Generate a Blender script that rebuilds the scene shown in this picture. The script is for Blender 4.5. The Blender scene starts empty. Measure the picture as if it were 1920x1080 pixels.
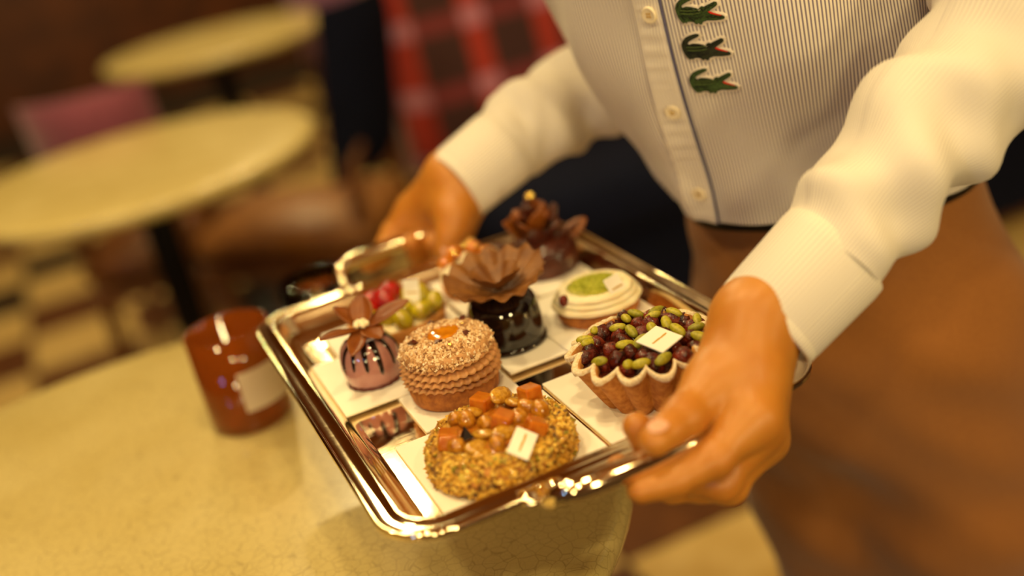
import bpy, bmesh, math, random
import numpy as np
from mathutils import Matrix, Vector
from mathutils.geometry import tessellate_polygon
PI = math.pi
rng = random.Random(7)
nrng = np.random.default_rng(7)
SC = bpy.context.scene
COL = SC.collection
TZ = 0.84                      # height of the tray's well above the floor (metres)

# ------------------------------------------------------------------ camera
cam_data = bpy.data.cameras.new('camera')
cam = bpy.data.objects.new('camera', cam_data)
COL.objects.link(cam)
R3 = ((0.899, -0.323, 0.297), (-0.391, -0.283, 0.876), (-0.199, -0.903, -0.380))   # columns: right, down, forward
cr = Vector((R3[0][0], R3[1][0], R3[2][0])).normalized()
cf = Vector((R3[0][2], R3[1][2], R3[2][2])).normalized()
cr = (cr - cf * cr.dot(cf)).normalized()
cu = cr.cross(cf)
cam.matrix_world = Matrix(((cr.x, cu.x, -cf.x, 0.0), (cr.y, cu.y, -cf.y, 0.0), (cr.z, cu.z, -cf.z, TZ + 0.3446), (0, 0, 0, 1)))
cam_data.sensor_width = 36.0
cam_data.lens = 2200.0 / 1920.0 * 36.0
cam_data.clip_start = 0.02
cam_data.dof.use_dof = True
cam_data.dof.focus_distance = 0.708
cam_data.dof.aperture_fstop = 1.9
SC.camera = cam

# ------------------------------------------------------------------ light
SC.view_settings.view_transform = 'Standard'
SC.view_settings.look = 'None'
SC.view_settings.gamma = 1.0
SC.view_settings.use_curve_mapping = False
SC.view_settings.exposure = 0.17
world = bpy.data.worlds.new('world')
SC.world = world
world.use_nodes = True
world.node_tree.nodes['Background'].inputs[0].default_value = (0.5, 0.25, 0.08, 1)
world.node_tree.nodes['Background'].inputs[1].default_value = 0.05

WARM = (1.0, 0.775, 0.355)
CEIL = 2.75
def lamp(name, loc, power, size, color=WARM, target=None, shape='DISK', size_y=None, spread=None):
    d = bpy.data.lights.new(name, 'AREA'); d.shape = shape; d.size = size
    if size_y: d.size_y = size_y
    d.energy = power; d.color = color
    if spread: d.spread = spread
    o = bpy.data.objects.new(name, d); COL.objects.link(o); o.location = loc
    if target is not None:
        v = Vector(target) - Vector(loc); o.rotation_euler = v.to_track_quat('-Z', 'Y').to_euler()
    return o
SPOTS = [(-0.10, 1.05, 11), (0.25, 0.30, 8), (-1.0, 0.15, 12), (-0.35, -0.95, 14), (0.75, -1.15, 13), (-0.60, 1.95, 12), (0.20, 2.50, 9), (0.60, 3.60, 18), (2.2, 1.40, 8), (0.90, 5.40, 24)]
for x, y, p in SPOTS:
    lamp('spot_light', (x, y, CEIL - 0.045), p, 0.16)
lamp('window_light', (-2.93, -1.0, 1.75), 7, 0.16, (0.22, 0.48, 1.0), (0.2, 0.7, 0.9), 'RECTANGLE', 0.30)  # added cool source for blue glints on the glazes, housed in a made-up window
FRONT_FILLS = [(-1.5, -2.42, 1.45), (0.3, -2.42, 1.45), (2.0, -2.42, 1.45)]  # unseen fill lights, added to brighten the fronts and the table under the tray
for q in FRONT_FILLS:
    lamp('sconce_light', q, 21, 0.22, WARM, (q[0] * 0.3 + 0.1, 0.7, 0.9), 'RECTANGLE', 0.30)

# ------------------------------------------------------------------ helpers
def lin(h):
    h = h.lstrip('#'); out = []
    for i in (0, 2, 4):
        c = int(h[i:i + 2], 16) / 255.0
        out.append(c / 12.92 if c <= 0.04045 else ((c + 0.055) / 1.055) ** 2.4)
    return tuple(out)
def c4(c):
    if isinstance(c, str): c = lin(c)
    return (c[0], c[1], c[2], 1.0)
class NT:
    def __init__(s, name):
        s.m = bpy.data.materials.new(name); s.m.use_nodes = True
        s.t = s.m.node_tree; s.b = s.t.nodes['Principled BSDF']
    def n(s, typ, **kw):
        x = s.t.nodes.new(typ)
        for k, v in kw.items():
            if k in x.inputs: x.inputs[k].default_value = v
            else: setattr(x, k, v)
        return x
    def l(s, a, b): s.t.links.new(a, b)
    def set(s, **kw):
        for k, v in kw.items(): s.b.inputs[k.replace('_', ' ')].default_value = v
        return s
    def coord(s, kind='Object', scale=None):
        tc = s.n('ShaderNodeTexCoord').outputs[kind]
        if scale is None: return tc
        mp = s.n('ShaderNodeMapping'); mp.inputs['Scale'].default_value = scale if hasattr(scale, '__len__') else (scale,) * 3
        s.l(tc, mp.inputs['Vector']); return mp.outputs['Vector']
    def ramp(s, fac, stops, interp='LINEAR'):
        r = s.n('ShaderNodeValToRGB'); e = r.color_ramp; e.interpolation = interp
        while len(e.elements) < len(stops): e.elements.new(0.5)
        for i, (p, c) in enumerate(stops):
            e.elements[i].position = p; e.elements[i].color = c4(c)
        s.l(fac, r.inputs['Fac']); return r.outputs['Color']
    def noise(s, vec, scale, detail=3, rough=0.55):
        x = s.n('ShaderNodeTexNoise'); x.inputs['Scale'].default_value = scale; x.inputs['Detail'].default_value = detail
        x.inputs['Roughness'].default_value = rough
        s.l(vec, x.inputs['Vector']); return x.outputs['Fac']
    def bump(s, h, strength=0.3, dist=0.001, normal=None):
        x = s.n('ShaderNodeBump'); x.inputs['Strength'].default_value = strength; x.inputs['Distance'].default_value = dist
        s.l(h, x.inputs['Height'])
        if normal is not None: s.l(normal, x.inputs['Normal'])
        s.l(x.outputs['Normal'], s.b.inputs['Normal']); return x.outputs['Normal']
    def math(s, op, a, b=None):
        x = s.n('ShaderNodeMath', operation=op)
        for i, q in enumerate((a, b)):
            if q is None: continue
            if isinstance(q, (int, float)): x.inputs[i].default_value = q
            else: s.l(q, x.inputs[i])
        return x.outputs[0]
    def mix(s, fac, a, b):
        x = s.n('ShaderNodeMix', data_type='RGBA')
        for k, q in ((0, fac), (6, a), (7, b)):
            if isinstance(q, (int, float)): x.inputs[k].default_value = q
            elif isinstance(q, (tuple, list, str)): x.inputs[k].default_value = c4(q)
            else: s.l(q, x.inputs[k])
        return x.outputs[2]
M = {}
def pm(name, col, col2=None, scale=200, rough=0.5, metal=0.0, coat=0.0, sss=0.0, trans=0.0, bump=0.0, bdist=0.0008, bscale=None, ior=1.45, detail=3, lo=0.35, hi=0.65, sheen=0.0, spec=0.5, emit=None):
    t = NT(name)
    t.set(Roughness=rough, Metallic=metal, IOR=ior)
    t.b.inputs['Specular IOR Level'].default_value = spec
    t.b.inputs['Base Color'].default_value = c4(col)
    if coat: t.b.inputs['Coat Weight'].default_value = coat; t.b.inputs['Coat Roughness'].default_value = 0.06
    if sss:
        t.b.inputs['Subsurface Weight'].default_value = sss; t.b.inputs['Subsurface Radius'].default_value = (1.0, 0.4, 0.2)
        t.b.inputs['Subsurface Scale'].default_value = 0.004
    if trans: t.b.inputs['Transmission Weight'].default_value = trans
    if sheen: t.b.inputs['Sheen Weight'].default_value = sheen
    if emit: t.b.inputs['Emission Color'].default_value = c4(emit[0]); t.b.inputs['Emission Strength'].default_value = emit[1]
    if col2 is not None or bump:
        f = t.noise(t.coord(), scale, detail)
        if col2 is not None: t.l(t.ramp(f, [(lo, col), (hi, col2)]), t.b.inputs['Base Color'])
        if bump:
            if bscale: f = t.noise(t.coord(), bscale, detail)
            t.bump(f, bump, bdist)
    M[name] = t.m; return t.m
def rndmat(name, stops, rough=0.55, coat=0.0, sss=0.0, trans=0.0, scale=900, bump=0.3):
    t = NT(name); t.set(Roughness=rough)
    a = t.n('ShaderNodeAttribute', attribute_name='rnd')
    t.l(t.ramp(a.outputs['Fac'], stops), t.b.inputs['Base Color'])
    if coat: t.b.inputs['Coat Weight'].default_value = coat
    if sss:
        t.b.inputs['Subsurface Weight'].default_value = sss; t.b.inputs['Subsurface Scale'].default_value = 0.002
    if trans: t.b.inputs['Transmission Weight'].default_value = trans
    if bump: t.bump(t.noise(t.coord(), scale), bump, 0.0005)
    M[name] = t.m; return t.m

class MB:
    def __init__(s): s.v = []; s.f = []; s.mi = []; s.r = []; s.uv = []; s.nv = 0; s.hasuv = False
    def add(s, v, f, mi=0, rnd=0.5, mat=None, off=None, uv=None):
        v = np.asarray(v, float).reshape(-1, 3)
        if mat is not None: v = v @ np.asarray(mat, float).T
        if off is not None: v = v + np.asarray(off, float)
        n0 = s.nv
        s.v.append(v); s.nv += len(v)
        s.f += [tuple(int(i) + n0 for i in q) for q in f]
        s.mi += [mi] * len(f); s.r.append(np.full(len(v), rnd))
        if uv is not None: s.hasuv = True; s.uv.append(np.asarray(uv, float).reshape(-1, 2))
        else: s.uv.append(np.zeros((len(v), 2)))
        return s
    def mesh(s, name, mats, smooth=True):
        me = bpy.data.meshes.new(name)
        V = np.concatenate(s.v)
        me.from_pydata(V.tolist(), [], s.f)
        for m in (mats if isinstance(mats, (list, tuple)) else [mats]): me.materials.append(m)
        if any(s.mi): me.polygons.foreach_set('material_index', s.mi)
        if smooth: me.polygons.foreach_set('use_smooth', [True] * len(me.polygons))
        at = me.attributes.new('rnd', 'FLOAT', 'POINT'); at.data.foreach_set('value', np.concatenate(s.r).astype(np.float32))
        if s.hasuv:
            U = np.concatenate(s.uv); lay = me.uv_layers.new(name='UVMap')
            li = np.empty(len(me.loops), np.int32); me.loops.foreach_get('vertex_index', li)
            lay.data.foreach_set('uv', U[li].astype(np.float32).ravel())
        me.update()
        return me
    def build(s, name, mats, parent=None, loc=None, smooth=True, sharp=None, rot=None):
        o = bpy.data.objects.new(name, s.mesh(name, mats, smooth)); COL.objects.link(o)
        if parent is not None: o.parent = parent
        if loc is not None: o.location = loc
        if rot is not None: o.rotation_euler = rot
        if sharp and smooth:
            o.data.set_sharp_from_angle(angle=math.radians(sharp))
        return o
def tag(o, label, cat=None, group=None, kind=None):
    if label: o['label'] = label
    if cat: o['category'] = cat
    if group: o['group'] = group
    if kind: o['kind'] = kind
    return o
def thing(name, label, cat, loc, rz=0.0, group=None):
    o = bpy.data.objects.new(name, None); COL.objects.link(o)
    o.empty_display_size = 0.02
    o.location = (loc[0], loc[1], loc[2] + TZ); o.rotation_euler = (0, 0, rz)
    return tag(o, label, cat, group)
def place(me_obj, parent, loc, rot=(0, 0, 0), scale=(1, 1, 1), name=None, mat=None):
    """a further copy of a piece that shares its mesh data"""
    o = bpy.data.objects.new(name or me_obj.name.split('.')[0], me_obj.data); COL.objects.link(o)
    o.parent = parent; o.location = loc; o.rotation_euler = rot; o.scale = scale
    return o
def rotm(axis, ang): return np.array(Matrix.Rotation(ang, 3, axis))
def euler(x, y, z): return rotm('Z', z) @ rotm('Y', y) @ rotm('X', x)

def lathe(prof, n=48, rf=None, zf=None):
    """surface of revolution; rf(theta, i) scales the radius, zf adds height"""
    V = []; F = []; rings = []
    for i, (r, z) in enumerate(prof):
        if r < 1e-7:
            rings.append([len(V)]); V.append((0, 0, z))
        else:
            ring = []
            for k in range(n):
                th = 2 * PI * k / n
                q = r * (rf(th, i) if rf else 1.0)
                ring.append(len(V)); V.append((q * math.cos(th), q * math.sin(th), z + (zf(th, i) if zf else 0.0)))
            rings.append(ring)
    for a, b in zip(rings[:-1], rings[1:]):
        if len(a) == 1 and len(b) == 1: continue
        for k in range(n):
            k2 = (k + 1) % n
            if len(a) == 1: F.append((a[0], b[k2], b[k]))
            elif len(b) == 1: F.append((a[k], a[k2], b[0]))
            else: F.append((a[k], a[k2], b[k2], b[k]))
    return V, F
def grid(P, closeu=False, closev=False, flip=False):
    P = np.asarray(P, float); nu, nv = P.shape[:2]; F = []
    for i in range(nu if closeu else nu - 1):
        for j in range(nv if closev else nv - 1):
            a = i * nv + j; b = ((i + 1) % nu) * nv + j; c = ((i + 1) % nu) * nv + (j + 1) % nv; d = i * nv + (j + 1) % nv
            F.append((a, d, c, b) if flip else (a, b, c, d))
    return P.reshape(-1, 3), F
def spline(pts, n):
    """Catmull-Rom through pts, n samples"""
    p = np.asarray(pts, float); p = np.vstack([2 * p[0] - p[1], p, 2 * p[-1] - p[-2]])
    m = len(p) - 3; out = []
    for k in range(n):
        t = k / (n - 1) * m; i = min(int(t), m - 1); u = t - i
        a, b, c, d = p[i:i + 4]
        out.append(0.5 * (2 * b + (c - a) * u + (2 * a - 5 * b + 4 * c - d) * u * u + (3 * b - a - 3 * c + d) * u ** 3))
    return np.array(out)
def tube(path, rad, n=12, caps=True, closed=False, flat=None, up=(0, 0, 1)):
    path = np.asarray(path, float); m = len(path)
    if not hasattr(rad, '__len__'): rad = [rad] * m
    V = []; F = []; prev = None
    for i in range(m):
        a = path[(i - 1) % m] if (closed or i > 0) else path[0]
        b = path[(i + 1) % m] if (closed or i < m - 1) else path[-1]
        t = b - a; t = t / (np.linalg.norm(t) + 1e-12)
        if prev is None:
            u = np.array(up, float)
            if abs(np.dot(u, t)) > 0.95: u = np.array((1.0, 0, 0))
        else: u = prev
        u = u - t * np.dot(u, t); u /= np.linalg.norm(u) + 1e-12; prev = u; w = np.cross(t, u)
        for k in range(n):
            th = 2 * PI * k / n
            V.append(path[i] + rad[i] * (math.cos(th) * u * (flat or 1.0) + math.sin(th) * w))
    for i in range(m if closed else m - 1):
        for k in range(n):
            i2 = (i + 1) % m; k2 = (k + 1) % n
            F.append((i * n + k, i * n + k2, i2 * n + k2, i2 * n + k))
    if caps and not closed:
        F.append(tuple(reversed(range(n)))); F.append(tuple((m - 1) * n + k for k in range(n)))
    return V, F
def ellipsoid(rx, ry, rz, nu=10, nv=7, bump=0.0, seed=0):
    q = np.random.default_rng(seed); V = [(0, 0, -rz)]; F = []
    for i in range(1, nv):
        a = -PI / 2 + PI * i / nv
        for k in range(nu):
            th = 2 * PI * k / nu; s = 1 + bump * (q.random() - 0.5) * 2
            V.append((rx * math.cos(a) * math.cos(th) * s, ry * math.cos(a) * math.sin(th) * s, rz * math.sin(a) * s))
    V.append((0, 0, rz)); last = len(V) - 1
    for k in range(nu):
        k2 = (k + 1) % nu
        F.append((0, 1 + k2, 1 + k)); F.append((last, 1 + (nv - 2) * nu + k, 1 + (nv - 2) * nu + k2))
        for i in range(nv - 2):
            F.append((1 + i * nu + k, 1 + i * nu + k2, 1 + (i + 1) * nu + k2, 1 + (i + 1) * nu + k))
    return V, F
def box(sx, sy, sz, b=0.0, base=False):
    """chamfered box centred on the origin (or standing on z = 0)"""
    hx, hy, hz = sx / 2, sy / 2, sz / 2; b = min(b, hx * .95, hy * .95, hz * .95)
    V = []; idx = {}
    for ix in (-1, 1):
        for iy in (-1, 1):
            for iz in (-1, 1):
                for ax in range(3):
                    p = [ix * (hx - b), iy * (hy - b), iz * (hz - b)]
                    p[ax] = (ix * hx, iy * hy, iz * hz)[ax]
                    idx[(ix, iy, iz, ax)] = len(V); V.append(p)
    bm = bmesh.new(); vs = [bm.verts.new(p) for p in V]
    r = bmesh.ops.convex_hull(bm, input=vs)
    bm.verts.index_update(); bmesh.ops.dissolve_limit(bm, angle_limit=0.01, verts=bm.verts[:], edges=bm.edges[:])
    bm.verts.index_update()
    V2 = [tuple(v.co) for v in bm.verts]; F = [tuple(v.index for v in f.verts) for f in bm.faces]; bm.free()
    if base: V2 = [(x, y, z + hz) for x, y, z in V2]
    return V2, F
def crumb(size, q):
    V = np.array([(1, 0, 0), (-1, 0, 0), (0, 1, 0), (0, -1, 0), (0, 0, 1), (0, 0, -1)], float)
    V *= (0.6 + 0.7 * q.random((6, 1))); V *= size
    V *= (0.7 + 0.6 * q.random((1, 3)))
    F = [(0, 2, 4), (2, 1, 4), (1, 3, 4), (3, 0, 4), (2, 0, 5), (1, 2, 5), (3, 1, 5), (0, 3, 5)]
    Rm = euler(*(q.random(3) * 6.28))
    return V @ Rm.T, F
def rrect(x0, x1, y0, y1, r, k=10):
    pts = []
    for cx, cy, a0 in ((x1 - r, y1 - r, 0), (x0 + r, y1 - r, 90), (x0 + r, y0 + r, 180), (x1 - r, y0 + r, 270)):
        for i in range(k + 1):
            a = math.radians(a0 + 90 * i / k); pts.append((cx + r * math.cos(a), cy + r * math.sin(a)))
    return pts
def hermite(xs, ys, x):
    """smooth monotone-ish interpolation of the table (xs, ys) at x"""
    xs = np.asarray(xs, float); ys = np.asarray(ys, float)
    m = np.gradient(ys, xs); x = np.clip(x, xs[0], xs[-1])
    i = np.clip(np.searchsorted(xs, x) - 1, 0, len(xs) - 2); h = xs[i + 1] - xs[i]; t = (x - xs[i]) / h
    return (2 * t ** 3 - 3 * t ** 2 + 1) * ys[i] + (t ** 3 - 2 * t ** 2 + t) * h * m[i] + (-2 * t ** 3 + 3 * t ** 2) * ys[i + 1] + (t ** 3 - t ** 2) * h * m[i + 1]

def surface_nets(F, origin, h):
    """mesh of the zero level of the sampled distance field F"""
    nx, ny, nz = F.shape; S = F < 0
    c = lambda A, i, j, k: A[i:nx - 1 + i, j:ny - 1 + j, k:nz - 1 + k]
    acc = np.zeros((nx - 1, ny - 1, nz - 1, 3)); cnt = np.zeros((nx - 1, ny - 1, nz - 1))
    cor = [(i, j, k) for i in (0, 1) for j in (0, 1) for k in (0, 1)]
    for a in cor:
        for ax in range(3):
            if a[ax]: continue
            b = list(a); b[ax] = 1; b = tuple(b)
            fa, fb = c(F, *a), c(F, *b); m = (fa < 0) != (fb < 0)
            t = np.where(m, fa / np.where(m, fa - fb, 1), 0)
            for q in range(3): acc[..., q] += np.where(m, a[q] + (t if q == ax else 0), 0)
            cnt += m
    act = cnt > 0; idx = -np.ones(act.shape, int); idx[act] = np.arange(act.sum())
    I = np.argwhere(act); V = (I + acc[act] / cnt[act][:, None]) * h + np.asarray(origin)
    faces = []
    for ax in range(3):
        o1, o2 = [(1, 2), (2, 0), (0, 1)][ax]
        sl = [slice(None)] * 3; sl2 = [slice(None)] * 3
        sl[ax] = slice(0, -1); sl2[ax] = slice(1, None)
        A, B = S[tuple(sl)], S[tuple(sl2)]
        for P, flip in ((np.argwhere(A & ~B), False), (np.argwhere(~A & B), True)):
            P = P[(P[:, o1] > 0) & (P[:, o2] > 0) & (P[:, o1] < S.shape[o1] - 1) & (P[:, o2] < S.shape[o2] - 1)]
            def cell(d1, d2):
                Q = P.copy(); Q[:, o1] -= d1; Q[:, o2] -= d2; return idx[Q[:, 0], Q[:, 1], Q[:, 2]]
            q = np.stack([cell(1, 1), cell(0, 1), cell(0, 0), cell(1, 0)], 1)
            if flip: q = q[:, ::-1]
            faces.append(q[(q >= 0).all(1)])
    return V, np.concatenate(faces).tolist()
def cone(P, a, b, ra, rb):
    a = np.asarray(a, float); b = np.asarray(b, float); ab = b - a
    t = np.clip(((P - a) @ ab) / (ab @ ab), 0, 1)
    return np.linalg.norm(P - a - t[..., None] * ab, axis=-1) - (ra + t * (rb - ra))
def smin(a, b, k):
    h = np.maximum(k - np.abs(a - b), 0) / k
    return np.minimum(a, b) - h * h * k * 0.25
def field(lo, hi, h):
    ax = [np.arange(l, u + h, h) for l, u in zip(lo, hi)]
    return np.stack(np.meshgrid(*ax, indexing='ij'), -1).astype(np.float32)

# ------------------------------------------------------------------ materials
def silver():
    t = NT('silver'); t.set(Metallic=1.0, Roughness=0.1)
    t.b.inputs['Base Color'].default_value = (0.95, 0.80, 0.55, 1)
    f = t.noise(t.coord('Object', (1, 14, 1)), 60, 4)
    g = t.noise(t.coord('Object'), 25, 4)
    t.l(t.math('ADD', t.math('MULTIPLY', f, 0.10), t.math('MULTIPLY', g, 0.06)), t.b.inputs['Roughness'])
    t.bump(g, 0.03, 0.002)
    M['silver'] = t.m
silver()
def crackle():
    t = NT('crackle_glaze'); t.set(Roughness=0.22); t.b.inputs['Coat Weight'].default_value = 0.4
    co = t.coord('Object')
    w = t.n('ShaderNodeTexNoise'); w.inputs['Scale'].default_value = 30; t.l(co, w.inputs['Vector'])
    mx = t.n('ShaderNodeVectorMath', operation='SCALE'); t.l(w.outputs['Color'], mx.inputs[0]); mx.inputs[3].default_value = 0.012
    ad = t.n('ShaderNodeVectorMath', operation='ADD'); t.l(co, ad.inputs[0]); t.l(mx.outputs[0], ad.inputs[1])
    ms = []
    for sc, wd in ((115, 0.028), (210, 0.026)):
        v = t.n('ShaderNodeTexVoronoi', feature='DISTANCE_TO_EDGE'); v.inputs['Scale'].default_value = sc
        t.l(ad.outputs[0], v.inputs['Vector']); ms.append(t.math('LESS_THAN', v.outputs['Distance'], wd))
    m = t.math('MAXIMUM', ms[0], t.math('MULTIPLY', ms[1], 0.45))
    n = t.noise(co, 9, 3)
    base = t.ramp(n, [(0.3, '#d0bc80'), (0.7, '#c2ac6c')])
    t.l(t.mix(t.math('MULTIPLY', m, 0.34), base, '#6e5a34'), t.b.inputs['Base Color'])
    M['crackle'] = t.m
crackle()
pm('board_white', '#f4ece0', rough=0.55, spec=0.2)
pm('crust', '#c98a42', '#a9672a', scale=260, rough=0.75, bump=0.5, bdist=0.0006, bscale=900)
pm('crust_dark', '#b5702c', '#8d4f1c', scale=220, rough=0.7, bump=0.4, bdist=0.0006, bscale=700)
pm('sugar', '#f0e0c4', '#d9bb8c', scale=700, rough=0.9, bump=0.7, bdist=0.0008, bscale=1300)
pm('choc_filling', '#4a1a10', '#2a0c08', scale=350, rough=0.22, coat=0.5, bump=0.8, bdist=0.0015, bscale=420)
pm('cherry', '#5c1a0a', '#260704', scale=260, rough=0.24, spec=0.3, coat=0.2, bump=0.9, bdist=0.001, bscale=500)
pm('cherry_red', '#7c260e', '#3c0e06', scale=300, rough=0.24, spec=0.3, coat=0.25, bump=1.0, bdist=0.001, bscale=600)
pm('pistachio', '#b8aa2c', '#968c18', scale=500, rough=0.42, bump=0.2, bscale=800)
pm('pistachio_dark', '#a09622', '#7e7a16', scale=500, rough=0.45, bump=0.2, bscale=800)
pm('plaque', '#f6eee2', rough=0.35)
pm('plaque_ink', '#c49a40', rough=0.5)
pm('glaze_apricot', '#c27a24', '#9c5414', scale=170, rough=0.12, coat=0.9, sss=0.5, bump=0.5, bdist=0.002, bscale=240)
pm('jelly', '#e08a24', '#cc6c12', scale=150, rough=0.2, coat=0.5, trans=0.35, sss=0.6, bump=0.15, bscale=700)
pm('nut', '#cc8a1e', '#985a0e', scale=300, rough=0.25, coat=0.8, bump=0.3, bscale=500)
pm('nut_pale', '#cf9c34', '#a87018', scale=400, rough=0.25, coat=0.7, bump=0.2, bscale=500)
pm('choc_dark', '#1c0d0a', rough=0.5, spec=0.2)
pm('choc_glaze', '#0e0709', rough=0.05, coat=1.0)
pm('choc_milk', '#8a4c16', '#74380e', scale=60, rough=0.38, bump=0.1, bscale=300)
pm('choc_ruffle', '#8c5a28', '#6e401a', scale=70, rough=0.45, bump=0.15, bscale=350)
pm('choc_leaf', '#5a2412', '#3c150a', scale=90, rough=0.3, coat=0.3, bump=0.2, bscale=300)
pm('mauve_glaze', '#b4807a', '#aa746c', scale=40, rough=0.08, coat=0.8, sss=0.3)
pm('choc_red', '#5a1f16', rough=0.4)
pm('praline_cream', '#c99562', '#c08a56', scale=90, rough=0.5, sss=0.3)
pm('white_cream', '#f3e6c8', '#ecd9b0', scale=80, rough=0.4, sss=0.3)
pm('pale_ring', '#cfc4d8', rough=0.2)
pm('caramel', '#d98a16', '#c0700c', scale=120, rough=0.08, coat=1.0, sss=0.4)
pm('gold_leaf', '#ffd873', rough=0.18, metal=1.0, bump=0.8, bdist=0.001, bscale=900)
pm('berry_red', '#c41208', '#8c0604', scale=300, rough=0.2, coat=0.6, sss=0.3, bump=0.8, bdist=0.0012, bscale=450)
pm('grape', '#c2b020', '#a89410', scale=90, rough=0.2, coat=0.5, sss=0.5)
pm('apricot', '#d8820e', '#c06a06', scale=120, rough=0.2, coat=0.6, sss=0.4)
rndmat('nut_crumbs', [(0.0, '#5c3a12'), (0.22, '#a8721e'), (0.55, '#d6a232'), (0.9, '#e8c45a'), (1.0, '#7a7414')], rough=0.5, coat=0.2)
rndmat('crumble', [(0.0, '#8a5a34'), (0.35, '#c99a66'), (0.75, '#e2c398'), (1.0, '#f0dcc0')], rough=0.7)
rndmat('pistachio_powder', [(0.0, '#7f8414'), (0.5, '#a3a625'), (1.0, '#c4c04c')], rough=0.8)

def skin():
    t = NT('skin'); t.set(Roughness=0.42)
    co = t.coord('Object')
    t.l(t.ramp(t.noise(co, 28, 3), [(0.3, '#c58230'), (0.7, '#b57024')]), t.b.inputs['Base Color'])
    t.b.inputs['Subsurface Weight'].default_value = 0.35; t.b.inputs['Subsurface Radius'].default_value = (1, 0.35, 0.15)
    t.b.inputs['Subsurface Scale'].default_value = 0.006
    t.bump(t.noise(co, 420, 3), 0.15, 0.0006)
    M['skin'] = t.m
skin()
pm('nail', '#e0a78a', rough=0.22, coat=0.3)
def striped(name, base, stripe, period, duty=0.42, bump=0.25):
    t = NT(name); t.set(Roughness=0.85); t.b.inputs['Sheen Weight'].default_value = 0.15
    uv = t.n('ShaderNodeUVMap').outputs[0]
    sx = t.n('ShaderNodeSeparateXYZ'); t.l(uv, sx.inputs[0])
    ph = t.math('FRACT', t.math('MULTIPLY', sx.outputs['X'], 1.0 / period))
    m = t.ramp(ph, [(0.0, (0, 0, 0)), (0.18, (0, 0, 0)), (0.30, (1, 1, 1)), (0.30 + duty, (1, 1, 1)), (0.42 + duty, (0, 0, 0))])
    n = t.noise(uv, 1500, 2)
    t.l(t.mix(m, base, stripe), t.b.inputs['Base Color'])
    t.bump(t.math('ADD', n, m), bump, 0.0003)
    M[name] = t.m
striped('shirt', '#f2e8d8', '#8a7d8c', 0.0025, 0.30)
striped('shirt_sleeve', '#f2e8d8', '#c9bcb8', 0.0025, 0.25)
pm('placket_edge', '#5e5a7c', '#504e6c', scale=900, rough=0.8)
pm('button_shell', '#f0dfc0', rough=0.25, coat=0.5)
pm('trousers', '#9c6226', '#854f1c', scale=1200, rough=0.85, sheen=0.2, bump=0.3, bscale=1500)
pm('belt', '#0d0b0c', rough=0.4)
pm('shoe', '#1a1210', rough=0.35)
pm('hair', '#1c120c', '#2c1c12', scale=300, rough=0.5)
pm('patch_border', '#f2e8da', '#d9c9b8', scale=2500, rough=0.9, bump=0.6, bscale=2500)
pm('patch_green', '#46602a', '#263816', scale=1300, rough=0.75, bump=0.9, bdist=0.0008, bscale=1700, lo=0.4, hi=0.6)
pm('patch_dark_green', '#30361c', '#191c10', scale=1300, rough=0.75, bump=0.9, bdist=0.0008, bscale=1500, lo=0.4, hi=0.6)
pm('patch_scale', '#66783a', '#4a5c26', scale=1500, rough=0.8)
pm('patch_line', '#0c0d08', rough=0.8)
pm('patch_red', '#d8260e', rough=0.7)
# the room
pm('wall_wood', '#6e3810', '#4a240a', scale=6, rough=0.5)
pm('ceiling_paint', '#b87022', rough=0.85)
pm('tile_cream', '#d8b878', '#c6a25e', scale=14, rough=0.4)
pm('tile_brown', '#6b4020', '#54301a', scale=14, rough=0.4)
pm('tile_dark', '#2c1c14', '#20140f', scale=14, rough=0.4)
pm('grout', '#3a2a1c', rough=0.9)
pm('navy_velvet', '#0e1228', '#0b0e20', scale=40, rough=0.9, spec=0.2)
pm('wood_walnut', '#7a4a22', '#5c3416', scale=30, rough=0.4)
pm('wood_tan', '#a06a34', '#855426', scale=25, rough=0.45)
pm('window_pane', '#5a78a8', rough=0.1, emit=('#6aa0ff', 2.0))  # glowing sheet of the added cool source
pm('lilac_velvet', '#9c6a8c', '#8a587c', scale=50, rough=0.8, sheen=0.5)
pm('pink_velvet', '#8c4458', '#7a384c', scale=50, rough=0.8, sheen=0.5)
pm('black_metal', '#15120f', rough=0.4, metal=0.6)
pm('cream_top', '#dcc684', '#cdb670', scale=12, rough=0.25, coat=0.3)
pm('lamp_metal', '#b08a4a', rough=0.3, metal=1.0)
pm('amber_liquid', '#a8480c', rough=0.1, trans=0.6, ior=1.36)
pm('label_paper', '#cbb8a0', rough=0.6)
t = NT('clear_glass'); t.set(Roughness=0.02, IOR=1.45); t.b.inputs['Transmission Weight'].default_value = 1.0; t.b.inputs['Base Color'].default_value = (0.95, 0.85, 0.68, 1); M['clear_glass'] = t.m
t = NT('amber_glass'); t.set(Roughness=0.04, IOR=1.45); t.b.inputs['Transmission Weight'].default_value = 0.75; t.b.inputs['Base Color'].default_value = c4('#c8641c'); M['amber_glass'] = t.m
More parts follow.
